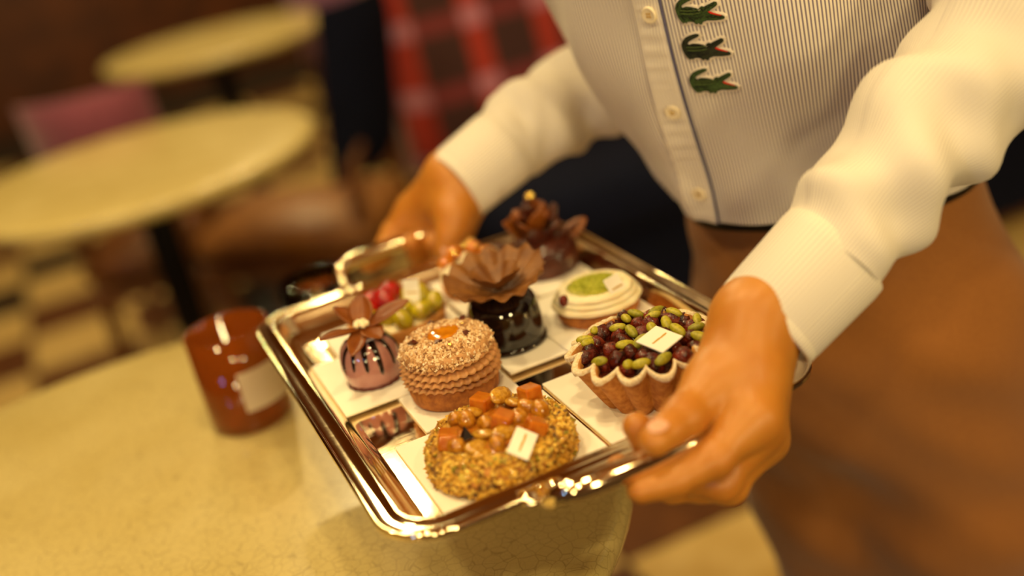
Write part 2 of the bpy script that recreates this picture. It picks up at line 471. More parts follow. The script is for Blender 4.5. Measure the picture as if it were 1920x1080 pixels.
def tartan():
    t = NT('tartan'); t.set(Roughness=0.85); t.b.inputs['Sheen Weight'].default_value = 0.3
    uv = t.n('ShaderNodeUVMap').outputs[0]; sx = t.n('ShaderNodeSeparateXYZ'); t.l(uv, sx.inputs[0])
    def band(sock, period, ph, w, soft=0.04):
        p = t.math('FRACT', t.math('ADD', t.math('MULTIPLY', sock, 1.0 / period), ph))
        d = t.math('ABSOLUTE', t.math('SUBTRACT', p, 0.5))
        return t.ramp(d, [(0.0, (1, 1, 1)), (w, (1, 1, 1)), (w + soft, (0, 0, 0))])
    a = band(sx.outputs['X'], 0.165, 0.30, 0.14); b = band(sx.outputs['Y'], 0.150, 0.4, 0.11)
    c = t.mix(t.math('MULTIPLY', a, 0.75), '#3a1210', '#b82c14')
    c = t.mix(t.math('MULTIPLY', b, 0.65), c, '#8c2c34')
    ab = t.math('MULTIPLY', a, b)
    c = t.mix(t.math('MULTIPLY', ab, 0.7), c, '#c48aa4')
    t.l(c, t.b.inputs['Base Color']); M['tartan'] = t.m
tartan()

# ------------------------------------------------------------------ the room
RX0, RX1, RY0, RY1 = -3.0, 4.2, -2.6, 7.2
def slab(name, x0, x1, y0, y1, z0, z1, mat):
    o = MB().add(*box(x1 - x0, y1 - y0, z1 - z0)).build(name, mat, None, ((x0 + x1) / 2, (y0 + y1) / 2, (z0 + z1) / 2), smooth=False)
    o['kind'] = 'structure'; return o
floor = slab('floor', RX0, RX1, RY0, RY1, -0.06, -0.004, M['grout'])
floor['label'] = 'cream and brown stone tile floor of the tea room'
slab('ceiling', RX0, RX1, RY0, RY1, CEIL, CEIL + 0.05, M['ceiling_paint'])['label'] = 'painted ceiling with recessed lamps'
slab('wall_back', RX0, RX1, RY1, RY1 + 0.08, 0, CEIL, M['wall_wood'])['label'] = 'dark wood panelled wall far behind the tables'
slab('wall_front', RX0, RX1, RY0 - 0.08, RY0, 0, CEIL, M['wall_wood'])['label'] = 'dark wood panelled wall behind the viewer'
slab('wall_left', RX0 - 0.08, RX0, RY0, RY1, 0, CEIL, M['wall_wood'])['label'] = 'dark wood panelled wall on the left'
slab('wall_right', RX1, RX1 + 0.08, RY0, RY1, 0, CEIL, M['wall_wood'])['label'] = 'dark wood panelled wall on the right'
# floor tiles: one piece each where the picture could show them, shared mesh data
TS = 0.30
tile_me = {}
for k in ('tile_cream', 'tile_brown', 'tile_dark'):
    tile_me[k] = MB().add(*box(TS - 0.006, TS - 0.006, 0.010, 0.0015)).mesh('tile', M[k], smooth=False)
fl_z = floor.location.z
def tile_kind(i, j):
    if (i + j) % 2 == 0: return 'tile_cream'
    return 'tile_brown' if (i * 7 + j * 3) % 5 else 'tile_dark'
ti = 0
for i in range(-4, 12):
    for j in range(2, 21):
        x = (i + 0.5) * TS; y = (j + 0.5) * TS
        if ti >= 300: break
        if x > 0.35 * y + 1.8 or x < 0.05 * y - 1.0: continue
        o = bpy.data.objects.new('tile', tile_me[tile_kind(i, j)]); COL.objects.link(o)
        o.parent = floor; o.location = (x - floor.location.x, y - floor.location.y, -0.005 - fl_z); ti += 1

# made-up frame and glowing panel, added to house the cool light
cool_frame = MB()
for sy, sz, oy, oz in ((0.34, 0.05, 0, 0.285), (0.34, 0.05, 0, -0.285), (0.05, 0.52, 0.145, 0), (0.05, 0.52, -0.145, 0)):
    cool_frame.add(*box(0.05, sy, sz, 0.004), off=(0, oy, oz))
cool_frame = cool_frame.build('window_1', M['wood_walnut'], None, (RX0 + 0.03, -1.0, 1.75), smooth=False); cool_frame['kind'] = 'structure'; cool_frame['label'] = 'small wooden framed window on the left wall'
MB().add(*box(0.01, 0.25, 0.53), off=(-0.012, 0, 0)).build('pane', M['window_pane'], cool_frame, smooth=False)

# recessed ceiling lamps: brass ring round each light
ring_me = None
for n, (x, y, p) in enumerate(SPOTS):
    t_ = thing('ceiling_lamp', None, 'lamp', (x, y, CEIL - 0.03 - TZ), group='brass ceiling lamps')
    t_['label'] = 'round brass recessed ceiling lamp, %s in order of distance along the room' % ('first second third fourth fifth sixth seventh eighth ninth tenth'.split()[sorted(q[1] for q in SPOTS).index(y)])
    if ring_me is None:
        ring_me = MB().add(*lathe([(0.085, 0.0), (0.105, 0.0), (0.11, 0.006), (0.11, 0.03), (0.085, 0.03), (0.085, 0.0)], 32)).mesh('ring', M['lamp_metal'])
    o = bpy.data.objects.new('ring', ring_me); COL.objects.link(o); o.parent = t_

for (x, y, z), w in zip(FRONT_FILLS, ('left', 'middle', 'right')):  # made-up brass fixtures added behind the frontal fill lights
    t_ = thing('wall_sconce', 'brass wall sconce behind the viewer, %s one of three' % w, 'lamp', (x, y - 0.12, z - 0.25 - TZ), group='wall sconces')
    MB().add(*box(0.30, 0.02, 0.42, 0.004), off=(0, -0.03, 0.25)).build('back_plate', M['lamp_metal'], t_, smooth=False)
    MB().add(*box(0.12, 0.06, 0.05, 0.006), off=(0, 0.0, 0.25)).build('bracket', M['lamp_metal'], t_, smooth=False)

# ------------------------------------------------------------------ round tables
def round_table(loc, R, label, mat, zt=-0.09, group=None):
    h = zt + TZ
    t_ = thing('round_table', label, 'table', (loc[0], loc[1], -TZ), group=group)
    prof = [(0.0, h - 0.026), (R - 0.02, h - 0.026), (R - 0.006, h - 0.024), (R, h - 0.016), (R + 0.001, h - 0.010), (R - 0.001, h - 0.003), (R - 0.005, h - 0.0005), (R - 0.010, h), (R * 0.6, h), (0.0, h)]
    MB().add(*lathe(prof, 96)).build('table_top', mat, t_)
    MB().add(*lathe([(0.0, h - 0.06), (0.10, h - 0.06), (0.10, h - 0.028), (0.0, h - 0.028)], 24)).build('bracket', M['black_metal'], t_, sharp=40)
    MB().add(*lathe([(0.03, 0.03), (0.028, h - 0.06)], 20)).build('pedestal', M['black_metal'], t_)
    MB().add(*lathe([(0.0, 0.0), (0.21, 0.0), (0.21, 0.012), (0.05, 0.032), (0.03, 0.04), (0.0, 0.04)], 40)).build('foot', M['black_metal'], t_, sharp=40)
    return t_
round_table((-0.035, 0.815), 0.354, 'round cafe table with crackled cream glaze under the silver tray', M['crackle'])
round_table((0.09, 2.03), 0.30, 'round cream cafe table, nearer of the two empty ones in the background', M['cream_top'], group='empty tables in the background')
round_table((0.43, 3.25), 0.30, 'round cream cafe table, farther of the two empty ones in the background', M['cream_top'], group='empty tables in the background')

# ------------------------------------------------------------------ seats in the background
def bench():
    t_ = thing('banquette', 'long banquette with red tartan back and dark navy seat behind the waiter', 'bench', (0.68, 2.42, -TZ))
    L = 2.6
    V, F = box(L, 0.14, 0.62, 0.03, True); V = np.array(V)
    # back cushion as a padded grid with a tartan print
    nu, nv = 80, 24; P = np.zeros((nu, nv, 3)); UV = np.zeros((nu, nv, 2))
    for i in range(nu):
        for j in range(nv):
            u, v = i / (nu - 1), j / (nv - 1)
            z = 0.44 + v * 0.62; e = min(1, 12 * min(u * L / 1.0, (1 - u) * L, v * 0.6, (1 - v) * 0.6)) ** 0.5
            P[i, j] = (u * L, 0.0 + 0.06 - 0.075 * e + 0.10 * v, z); UV[i, j] = (u * L, z)
    back = MB(); back.add(*grid(P), uv=UV.reshape(-1, 2))
    Pb = P.copy(); Pb[..., 1] = 0.20; back.add(*grid(Pb, flip=True), uv=UV.reshape(-1, 2))
    for e in (P[0], P[-1]):
        e2 = e.copy(); e2[:, 1] = 0.20; back.add(*grid(np.stack([e, e2])))
    e = P[:, -1]; e2 = e.copy(); e2[:, 1] = 0.20; back.add(*grid(np.stack([e, e2])), uv=np.stack([UV[:, -1], UV[:, -1]]).reshape(-1, 2))
    back.build('backrest', M['tartan'], t_)
    MB().add(*box(L, 0.52, 0.14, 0.035), off=(L / 2, -0.19, 0.41)).build('seat', M['navy_velvet'], t_)
    MB().add(*box(L - 0.04, 0.44, 0.30, 0.01), off=(L / 2, -0.16, 0.185)).build('base', M['navy_velvet'], t_, smooth=False)
    MB().add(*box(L - 0.08, 0.38, 0.035, 0.0), off=(L / 2, -0.15, 0.018)).build('plinth', M['wood_walnut'], t_, smooth=False)
bench()
def chair(loc, rz, label, fabric, wood, seat_h=0.46, back_h=0.86, w=0.44, group=None, seat_mat=None):
    t_ = thing('chair', label, 'chair', (loc[0], loc[1], -TZ), rz, group=group)
    MB().add(*box(w, 0.42, 0.075, 0.03), off=(0, 0, seat_h - 0.02)).build('seat', seat_mat or fabric, t_)
    MB().add(*box(w * 0.98, 0.40, 0.035, 0.005), off=(0, 0, seat_h - 0.075)).build('seat_rail', wood, t_, smooth=False)
    nu, nv = 18, 12; P = np.zeros((nu, nv, 3)); P2 = P.copy()
    for i in range(nu):
        for j in range(nv):
            u = -1 + 2 * i / (nu - 1); v = j / (nv - 1); z = seat_h + 0.09 + v * (back_h - seat_h - 0.09)
            y = 0.21 + 0.06 * v - 0.05 * u * u; th = 0.03 * (1 - u ** 6) * (1 - (2 * v - 1) ** 6) + 0.004
            P[i, j] = (u * w / 2, y - th, z); P2[i, j] = (u * w / 2, y + th * 0.7, z)
    b = MB(); b.add(*grid(P)); b.add(*grid(P2, flip=True))
    for s_ in (np.s_[0], np.s_[-1]): b.add(*grid(np.stack([P[s_], P2[s_]])))
    for s_ in (0, -1): b.add(*grid(np.stack([P[:, s_], P2[:, s_]])))
    b.build('backrest', fabric, t_)
    for sx in (-1, 1):
        MB().add(*tube([(sx * (w / 2 - 0.03), -0.18, 0), (sx * (w / 2 - 0.035), -0.17, seat_h - 0.09)], [0.013, 0.019], 10)).build('leg', wood, t_)
        MB().add(*tube([(sx * (w / 2 - 0.03), 0.22, 0), (sx * (w / 2 - 0.03), 0.18, seat_h - 0.08), (sx * (w / 2 - 0.03), 0.19, seat_h + 0.12), (sx * (w / 2 - 0.05), 0.215, seat_h + 0.16)], [0.013, 0.019, 0.016, 0.010], 10)).build('leg', wood, t_)
    MB().add(*tube([(-w / 2 + 0.03, 0.195, 0.22), (w / 2 - 0.03, 0.195, 0.22)], 0.010, 8)).build('stretcher', wood, t_)
chair((0.40, 2.42), math.radians(232), 'navy upholstered chair with walnut legs beside the tartan banquette', M['navy_velvet'], M['wood_walnut'], 0.47, 0.90, 0.30, seat_mat=M['wood_tan'])
chair((0.10, 2.70), math.radians(165), 'pink velvet chair with walnut seat between the two empty cream tables', M['pink_velvet'], M['wood_walnut'], 0.46, 0.82, 0.26, seat_mat=M['wood_walnut'])
chair((0.93, 3.62), math.radians(150), 'lilac velvet chair beside the farther empty table', M['lilac_velvet'], M['wood_walnut'], 0.46, 0.88, 0.30, seat_mat=M['wood_walnut'])

# ------------------------------------------------------------------ things on the crackled table
def candle_jar(loc, r, h, label, lab=True, glass='amber_glass'):
    t_ = thing('glass_jar', label, 'jar', loc)
    MB().add(*lathe([(0, 0.0), (r * 0.93, 0.0), (r, 0.005), (r, h), (r - 0.0025, h), (r - 0.0028, 0.008), (0, 0.007)], 40)).build('glass', M[glass], t_)
    MB().add(*lathe([(0, 0.0085), (r - 0.0035, 0.0085), (r - 0.0035, h * 0.72), (0, h * 0.72)], 36)).build('liquid', M['amber_liquid'], t_, sharp=40)
    if lab:
        P = np.array([[((r + 0.0006) * math.cos(a), (r + 0.0006) * math.sin(a), z) for z in np.linspace(h * 0.25, h * 0.66, 4)] for a in np.linspace(math.radians(-100), math.radians(-20), 16)])
        MB().add(*grid(P)).build('paper_label', M['label_paper'], t_)
candle_jar((0.064, 0.930, -0.09), 0.035, 0.085, 'amber glass jar with pale label on the crackled table')
candle_jar((0.165, 1.055, -0.09), 0.034, 0.058, 'low glass tumbler of amber drink on the table behind the tray', False, 'clear_glass')

# ------------------------------------------------------------------ the tray
X0, X1, Y0, Y1 = 0.078, 0.351, 0.500, 0.876
TCX, TCY = (X0 + X1) / 2, (Y0 + Y1) / 2
def tray():
    t_ = thing('serving_tray', 'rectangular silver serving tray with rounded corners and two loop handles', 'tray', (TCX, TCY, 0))
    hx, hy = (X1 - X0) / 2, (Y1 - Y0) / 2
    def ring(off, z, k=12):
        return [(x, y, z) for x, y in rrect(-hx + off, hx - off, -hy + off, hy - off, max(0.036 - off, 0.006), k)]
    prof = [(0.0290, -0.0016), (0.0255, -0.0013), (0.021, 0.0022), (0.0165, 0.0095), (0.012, 0.0112), (0.004, 0.0108), (0.0005, 0.0092), (0.0, 0.0105),
            (0.0012, 0.0125), (0.004, 0.0132), (0.0075, 0.0128), (0.0110, 0.0130), (0.0128, 0.0142), (0.0146, 0.0142), (0.0162, 0.0128), (0.0185, 0.0095), (0.0212, 0.0052), (0.0240, 0.0018), (0.0268, 0.0003), (0.0290, 0.0)]
    P = np.array([ring(o, z) for o, z in prof])
    MB().add(*grid(P, closev=True)).build('rim', M['silver'], t_)
    # bead line round the lip
    MB().add(*tube(ring(0.0016, 0.0118, 12), 0.0017, 10, closed=True)).build('lip_bead', M['silver'], t_)
    # flat well
    b = MB(); top = ring(0.0285, 0.0); n = len(top)
    b.add(top + [(0, 0, 0.0)], [(i, (i + 1) % n, n) for i in range(n)])
    bot = ring(0.0285, -0.0016); b.add(bot + [(0, 0, -0.0016)], [((i + 1) % n, i, n) for i in range(n)])
    b.build('well', M['silver'], t_, smooth=False)
    for sg in (-1, 1):
        w, out, up = 0.052, 0.027, 0.011
        pts = [(-w, sg * (hy - 0.004), 0.0105), (-w - 0.002, sg * (hy + 0.012), 0.014), (-w + 0.001, sg * (hy + out - 0.006), 0.011 + up), (-w + 0.014, sg * (hy + out), 0.013 + up),
               (0, sg * (hy + out + 0.002), 0.014 + up), (w - 0.014, sg * (hy + out), 0.013 + up), (w - 0.001, sg * (hy + out - 0.006), 0.011 + up), (w + 0.002, sg * (hy + 0.012), 0.014), (w, sg * (hy - 0.004), 0.0105)]
        pa = spline(pts, 70); s = np.linspace(-1, 1, 70)
        rad = 0.0046 + 0.0018 * np.exp(-(s / 0.5) ** 4)
        h_ = MB().add(*tube(pa, rad, 14)).build('handle', M['silver'], t_)
        for sx in (-1, 1):
            mb = MB()
            for q, (dx, dr) in enumerate(((-0.008, 0.0048), (0.0, 0.0062), (0.008, 0.0048))):
                mb.add(*ellipsoid(0.006, 0.0085, dr * 0.62, 14, 10), off=(sx * w + dx, sg * (hy - 0.002), 0.0115))
            mb.build('handle_mount', M['silver'], h_)
tray()

# ------------------------------------------------------------------ white boards under the cakes
def board(x0, x1, y0, y1, z, label):
    o = MB().add(*box(x1 - x0, y1 - y0, 0.0016, 0.0003)).build('cake_board', M['board_white'], None, ((x0 + x1) / 2, (y0 + y1) / 2, z + 0.0008 + TZ), smooth=False)
    tag(o, label, 'board', 'white boards under the cakes')
    return o
board(0.116, 0.2165, 0.531, 0.6225, 0.0002, 'white square board under the round nut tart at the tray front')
board(0.2195, 0.3200, 0.533, 0.6300, 0.0002, 'white square board under the fluted cherry tart')
board(0.138, 0.2065, 0.6265, 0.7250, 0.0002, 'white board under the crumble-topped choux cake')
board(0.102, 0.2000, 0.6815, 0.7740, 0.0021, 'white board under the mauve glazed cake')
board(0.2085, 0.3050, 0.6550, 0.7500, 0.0021, 'white board under the dark chocolate cake')
board(0.250, 0.3240, 0.6450, 0.7350, 0.0040, 'white board under the white cream tart')
board(0.122, 0.2150, 0.7250, 0.8200, 0.0040, 'white board under the red and yellow fruit tart')
board(0.2185, 0.2700, 0.7650, 0.8450, 0.0040, 'white board under the white cream cake with gold')
board(0.2740, 0.3240, 0.7500, 0.8450, 0.0040, 'white board under the chocolate leaf cake')

def plaque(parent, loc, rot, sx=0.0165, sy=0.0165):
    """small white chocolate tag with a thin line of gold lettering"""
    p = MB().add(*box(sx, sy, 0.0012, 0.0003)).build('chocolate_plaque', M['plaque'], parent, loc, smooth=False, rot=rot)
    p['label'] = 'small white chocolate plaque with a gold line'
    mb = MB(); q = np.random.default_rng(3); x = -0.33 * sx
    while x < 0.33 * sx:                                     # illegible thin script, one stroke after another
        l = 0.0008 + 0.0007 * q.random()
        mb.add(*box(l, 0.0010 + 0.0007 * q.random(), 0.00015), off=(x + l / 2, 0.0003 * (q.random() - .5), 0.00068)); x += l + 0.0001
    mb.build('lettering', M['plaque_ink'], p, smooth=False)
    return p

# ------------------------------------------------------------------ nut tart (front)
def nut_tart():
    t_ = thing('nut_tart', 'round nut-crusted tart topped with orange jelly cubes and glazed nuts', 'tart', (0.1640, 0.5635, 0.0018))
    R, Hh = 0.0425, 0.0195
    q = np.random.default_rng(11)
    MB().add(*lathe([(0, 0), (R - 0.004, 0), (R - 0.001, 0.004), (R, 0.010), (R - 0.002, 0.016), (R - 0.007, Hh), (R - 0.013, Hh + 0.0005), (R - 0.018, Hh - 0.002), (0, Hh - 0.002)], 64)).build('crust', M['crust'], t_)
    mb = MB()
    for _ in range(3600):
        th = q.random() * 2 * PI; s = q.random()
        if s < 0.55:                                          # side
            z = 0.0015 + q.random() * 0.0165; r = R + 0.0002 - max(0, (z - 0.012)) * 0.35
        else:
            u = q.random(); r = R - 0.003 - u * 0.0135; z = Hh - 0.001 + 0.0015 * math.sin(u * PI)
        V, F = crumb(0.0012 + 0.0013 * q.random() ** 2, q)
        mb.add(V, F, rnd=q.random(), off=(r * math.cos(th), r * math.sin(th), z))
    c = mb.build('nut_crumb_coating', M['nut_crumbs'], t_, smooth=False); c['kind'] = 'stuff'
    # apricot gel in the middle
    def zf(th, i): return 0.0012 * math.sin(3 * th + i) * (1 if 0 < i < 5 else 0)
    MB().add(*lathe([(0.031, Hh - 0.003), (0.030, Hh), (0.026, Hh + 0.0022), (0.018, Hh + 0.0028), (0.009, Hh + 0.0035), (0, Hh + 0.0035)], 48, rf=lambda th, i: 1 + 0.05 * math.sin(5 * th + 1), zf=zf)).build('apricot_gel', M['glaze_apricot'], t_)
    b0 = MB().add(*box(0.0112, 0.0112, 0.0105, 0.0009))
    me = b0.mesh('jelly_cube', M['jelly'], smooth=False)
    for x, y, z, rx, rz in ((1.2, 22.5, 26, 0.1, 0.35), (26.5, 8.0, 28, -0.1, -0.1), (-29, -0.5, 25, 0.25, 0.9), (3.2, -5.5, 26, 0.3, 0.5), (15, -23, 24, 0.5, 1.1)):
        o = bpy.data.objects.new('jelly_cube', me); COL.objects.link(o); o.parent = t_
        o.location = (x / 1000, y / 1000, z / 1000); o.rotation_euler = (rx, 0.1, rz + 0.3)
    hz = MB().add(*ellipsoid(0.0062, 0.0056, 0.0056, 14, 10, 0.03, 2)).mesh('hazelnut', M['nut'])
    for x, y, z in ((-16, 21, 23), (22, 3.5, 24.5), (26, -5, 23.5), (-26.5, -6, 22.5), (-8, -22, 23.5), (12.5, -5.5, 24), (-5, 2.5, 23.5), (-12, 14, 24)):
        o = bpy.data.objects.new('hazelnut', hz); COL.objects.link(o); o.parent = t_; o.location = (x / 1000, y / 1000, z / 1000)
        o.rotation_euler = (x, y, z); o.scale = (1 + 0.15 * math.sin(x), 1, 0.9 + 0.1 * math.cos(y))
    al = MB().add(*ellipsoid(0.0085, 0.0055, 0.0026, 14, 8, 0.02, 4)).mesh('almond', M['nut_pale'])
    for x, y, z, rz, tx in ((13.5, 22, 27, 0.4, 0.9), (-5, 20, 24.5, 1.2, 0.2), (-18, -15.5, 23, 0.5, 0.25), (-10.5, -7, 24, 2.0, 0.2), (0.5, -13.5, 23.5, 0.1, 0.4), (-17, -21, 20.5, 0.3, -0.3), (18, 14, 24, 1.6, 0.3)):
        o = bpy.data.objects.new('almond', al); COL.objects.link(o); o.parent = t_; o.location = (x / 1000, y / 1000, z / 1000); o.rotation_euler = (tx, 0.2, rz)
    MB().add([(-0.003, -0.003, 0), (0.003, -0.003, 0), (0.003, 0.003, 0), (-0.003, 0.003, 0), (0.0, 0.0, 0.0075)], [(0, 3, 2, 1), (0, 1, 4), (1, 2, 4), (2, 3, 4), (3, 0, 4)]).build('chocolate_chip', M['choc_dark'], t_, (-0.0195, -0.0055, 0.0250), smooth=False)
    plaque(t_, (0.0020, -0.0350, 0.0255), (math.radians(30), math.radians(-12), math.radians(46)), 0.0195, 0.0125)
nut_tart()

# ------------------------------------------------------------------ fluted cherry tart
def cherry_tart():
    t_ = thing('cherry_tart', 'fluted pastry tart filled with glazed cherries and green pistachios', 'tart', (0.2665, 0.5715, 0.0018))
    N = 14; n = N * 14; Rr, Rb, Hh = 0.0435, 0.0265, 0.0335
    def fl(th): 
        return 2 * abs(math.cos(N * th / 2)) ** 0.85 - 1.15
    prof = []
    m = 10
    for k in range(m + 1):
        v = k / m; prof.append((Rb + (Rr - Rb) * (v ** 0.9), Hh * v, v))
    inner = [(Rr - 0.0042, Hh + 0.0002, 1.0), (Rr - 0.0055, Hh - 0.004, 0.95), (Rr - 0.008, Hh - 0.010, 0.8)]
    full = [(0.0, 0.0, 0), (Rb * 0.6, 0.0, 0.0)] + prof + inner
    def rf(th, i): v = full[i][2]; return 1 + (0.10 - 0.010 * v) * fl(th) if i > 1 else 1
    def zf(th, i): v = full[i][2]; return -0.0022 * (v ** 3) * fl(th) + (0.0006 * math.sin(5 * th) if v > 0.8 else 0)
    MB().add(*lathe([(r, z) for r, z, _ in full], n, rf, zf)).build('pastry_shell', M['crust'], t_)
    # icing sugar along the crimped edge
    sp = [(Rr + 0.0003, Hh - 0.0026), (Rr + 0.0007, Hh - 0.0012), (Rr + 0.0004, Hh + 0.0003), (Rr - 0.0010, Hh + 0.0010), (Rr - 0.0026, Hh + 0.0009), (Rr - 0.0040, Hh - 0.0004), (Rr - 0.0048, Hh - 0.0025)]
    q = np.random.default_rng(5); jit = q.random((len(sp), n))
    MB().add(*lathe(sp, n, lambda th, i: 1 + 0.090 * fl(th) + 0.008 * (jit[i, int(round(th / 2 / PI * n)) % n] - .5), lambda th, i: -0.0022 * fl(th) + 0.0006 * math.sin(5 * th) + 0.0007 * (jit[i, int(round(th / 2 / PI * n)) % n] - .5))).build('sugar_edge', M['sugar'], t_)
    def bz(th, i): return 0.0008 * math.sin(7 * th + 2 * i) if i else 0
    MB().add(*lathe([(0, Hh - 0.0015), (0.012, Hh - 0.0016), (0.024, Hh - 0.0022), (0.034, Hh - 0.003), (0.0405, Hh - 0.0045)], n, lambda th, i: 1 + (0.075 * fl(th) if i == 4 else 0), bz)).build('chocolate_filling', M['choc_filling'], t_)
    ch = [MB().add(*ellipsoid(0.0072, 0.0058, 0.0050, 14, 9, 0.13, s)).mesh('cherry', M[k]) for s, k in ((1, 'cherry'), (2, 'cherry_red'), (3, 'cherry'), (4, 'cherry_red'))]
    spots = [(-0.8, 31.9), (9.9, 20.4), (-12.6, 23.2), (-7.0, 14.7), (-7.9, 5.4), (4.8, 2.8), (-28.1, 9.7), (-19.3, -1.4), (-21.3, -12.3), (-7.4, -19.5), (23.5, -18.9), (9.4, -26.8), (27, 21.4), (28.5, 10.6), (34, 5.0), (-20.8, 14.9), (-9.1, -33.0), (-22.6, -26.0), (-33.2, 4.8), (6.9, -36.0), (-12.8, -12.1), (14.5, 12.3), (21.4, -30.2), (19.9, 23.1), (9.7, 33.8), (-29.8, -10.7), (14.4, -5.2), (34, -8), (30, -24)]
    for k, (x, y) in enumerate(spots):
        o = bpy.data.objects.new('cherry', ch[k % 4]); COL.objects.link(o); o.parent = t_
        rr = math.hypot(x, y + 4) ; o.location = (x / 1000, (y + 4) / 1000, Hh - 0.0007 - 0.002 * (rr / 40) ** 2)
        o.rotation_euler = (k * 1.3, k * 0.7, k * 2.1); s = 0.82 + 0.35 * ((k * 37) % 11) / 11; o.scale = (s, s, s)
    pme = [MB().add(*ellipsoid(0.0060, 0.0031, 0.0027, 12, 9, 0.03, s)).mesh('pistachio', M[k]) for s, k in ((1, 'pistachio'), (2, 'pistachio_dark'), (3, 'pistachio'))]
    pis = [(5.6, 25.6, 80), (13.7, 27.8, -25), (18.5, 15.3, -10), (31.3, 10.9, -40), (25.2, 21.8, 20), (19.2, -0.7, 70), (19.3, -13.8, -50), (30.0, -17.0, -5), (-5.0, 16.8, -20), (-16.1, 25.9, 60), (-1.9, 4.8, 85), (9.3, 0.1, 70), (-13.0, -8.1, 8), (-4.7, -11.1, 20), (-27.0, 13.7, 25), (-26.3, 19.7, -10), (-33.0, -12.4, -35), (-22.8, -28.4, 60), (-17.0, -32.9, -10), (-4.6, -37.3, 25), (25.3, -29.5, -30), (36, -8, 60)]
    for k, (x, y, a) in enumerate(pis):
        o = bpy.data.objects.new('pistachio', pme[k % 3]); COL.objects.link(o); o.parent = t_
        o.location = (x / 1000, (y + 4) / 1000, Hh + 0.0048 - 0.0025 * (math.hypot(x, y + 4) / 40) ** 2)
        ang = math.radians(a) 
        # image angle turned into an angle on the tray: the tray's x axis rises 20 degrees to the right
        o.rotation_euler = (0.2 * math.sin(k), 0.35 * math.sin(2.3 * k), ang * 1.25 - 0.3)
        s = 0.92 + 0.22 * ((k * 29) % 7) / 7; o.scale = (s, s, s)
    plaque(t_, (0.0020, -0.0190, Hh + 0.0078), (math.radians(10), math.radians(-3), math.radians(22)), 0.0195, 0.0195)
cherry_tart()

# ------------------------------------------------------------------ choux cake with piped cream and crumble
def choux_cake():
    t_ = thing('choux_cake', 'round choux cake with piped praline cream ruffles and sugared crumble top', 'cake', (0.1725, 0.6625, 0.0018))
    MB().add(*lathe([(0, 0), (0.0265, 0), (0.0285, 0.002), (0.0298, 0.008), (0.0300, 0.0145), (0.027, 0.016), (0, 0.016)], 64)).build('pastry_base', M['crust_dark'], t_)
    for k in range(4):
        z0 = 0.0150 + k * 0.0048; Ro = 0.0312 + 0.0006 * math.sin(k * 1.7) - (0.0012 if k == 3 else 0); N = 34
        n = N * 8
        prof = [(Ro - 0.012, z0 - 0.0024), (Ro - 0.0048, z0 - 0.0022), (Ro - 0.0014, z0 - 0.0013), (Ro + 0.0008, z0), (Ro - 0.0012, z0 + 0.0013), (Ro - 0.0048, z0 + 0.0024), (Ro - 0.012, z0 + 0.0026)]
        sh = (0.2, 0.5, 0.85, 1.0, 0.8, 0.4, 0.2)
        MB().add(*lathe(prof, n, lambda th, i: 1 + 0.030 * sh[i] * math.sin(N * th + i * 0.8 + k), lambda th, i: 0.0009 * sh[i] * math.sin(N * th + 1.2 + k) + 0.0010 * math.sin(2 * th + k))).build('cream_ruffle', M['praline_cream'], t_)
    q = np.random.default_rng(21); zt = 0.0325
    MB().add(*lathe([(0, zt), (0.029, zt), (0.0300, zt + 0.002), (0.0285, zt + 0.0050), (0.022, zt + 0.0078), (0.012, zt + 0.0085), (0, zt + 0.0085)], 48)).build('crumble_disc', M['praline_cream'], t_)
    mb = MB()
    for _ in range(4200):
        th = q.random() * 2 * PI; r = 0.0305 * math.sqrt(q.random())
        if r < 0.0105: continue
        z = zt + (0.0085 - 0.0068 * max(0, (r - 0.014) / 0.0165) ** 2.2)
        if r > 0.028: z -= q.random() * 0.004
        V, F = crumb(0.0010 + 0.0009 * q.random() ** 2, q); mb.add(V, F, rnd=q.random(), off=(r * math.cos(th), r * math.sin(th), z + 0.0002 + 0.0010 * q.random()))
    c = mb.build('crumble_topping', M['crumble'], t_, smooth=False); c['kind'] = 'stuff'
    MB().add(*lathe([(0.0118, zt + 0.0075), (0.0115, zt + 0.0092), (0.009, zt + 0.0102), (0.004, zt + 0.0100), (0, zt + 0.0100)], 32, lambda th, i: 1 + 0.05 * math.sin(3 * th + 1))).build('caramel_centre', M['caramel'], t_, (0.0015, 0.0015, 0))
    q2 = np.random.default_rng(2)
    for k, (x, y) in enumerate(((1.3, 23.5), (11.9, -12.4), (-19.5, 0.7), (-7.3, -11.3), (18.1, 12.4))):
        V = np.array([(-0.004, -0.0022, 0), (0.0035, -0.003, 0.0006), (0.0042, 0.0016, 0.0014), (-0.001, 0.0032, 0.0026), (-0.0044, 0.0015, 0.0016), (0.0, 0.0, 0.0035), (0, 0, -0.002)]) * (0.8 + 0.3 * q2.random())
        F = [(0, 1, 5), (1, 2, 5), (2, 3, 5), (3, 4, 5), (4, 0, 5), (1, 0, 6), (2, 1, 6), (3, 2, 6), (4, 3, 6), (0, 4, 6)]
        rr = math.hypot(x, y) / 1000
        o = MB().add(V, F).build('nut_shard', M['choc_leaf'], t_, (x / 1000, y / 1000, zt + 0.0092 - 0.0068 * max(0, (rr - 0.014) / 0.0165) ** 2.2), smooth=False, rot=(0.2, 0.1, k * 1.1))
    for k, (x, y) in enumerate(((-12.2, 15.4), (-1.9, -18.7), (14, 4))):
        V, F = crumb(0.0024, q2); V[:, 2] *= 0.5
        MB().add(V, F).build('gold_flake', M['gold_leaf'], t_, (x / 1000, y / 1000, zt + 0.0095), smooth=False, rot=(0.3, 0.4, k))
choux_cake()

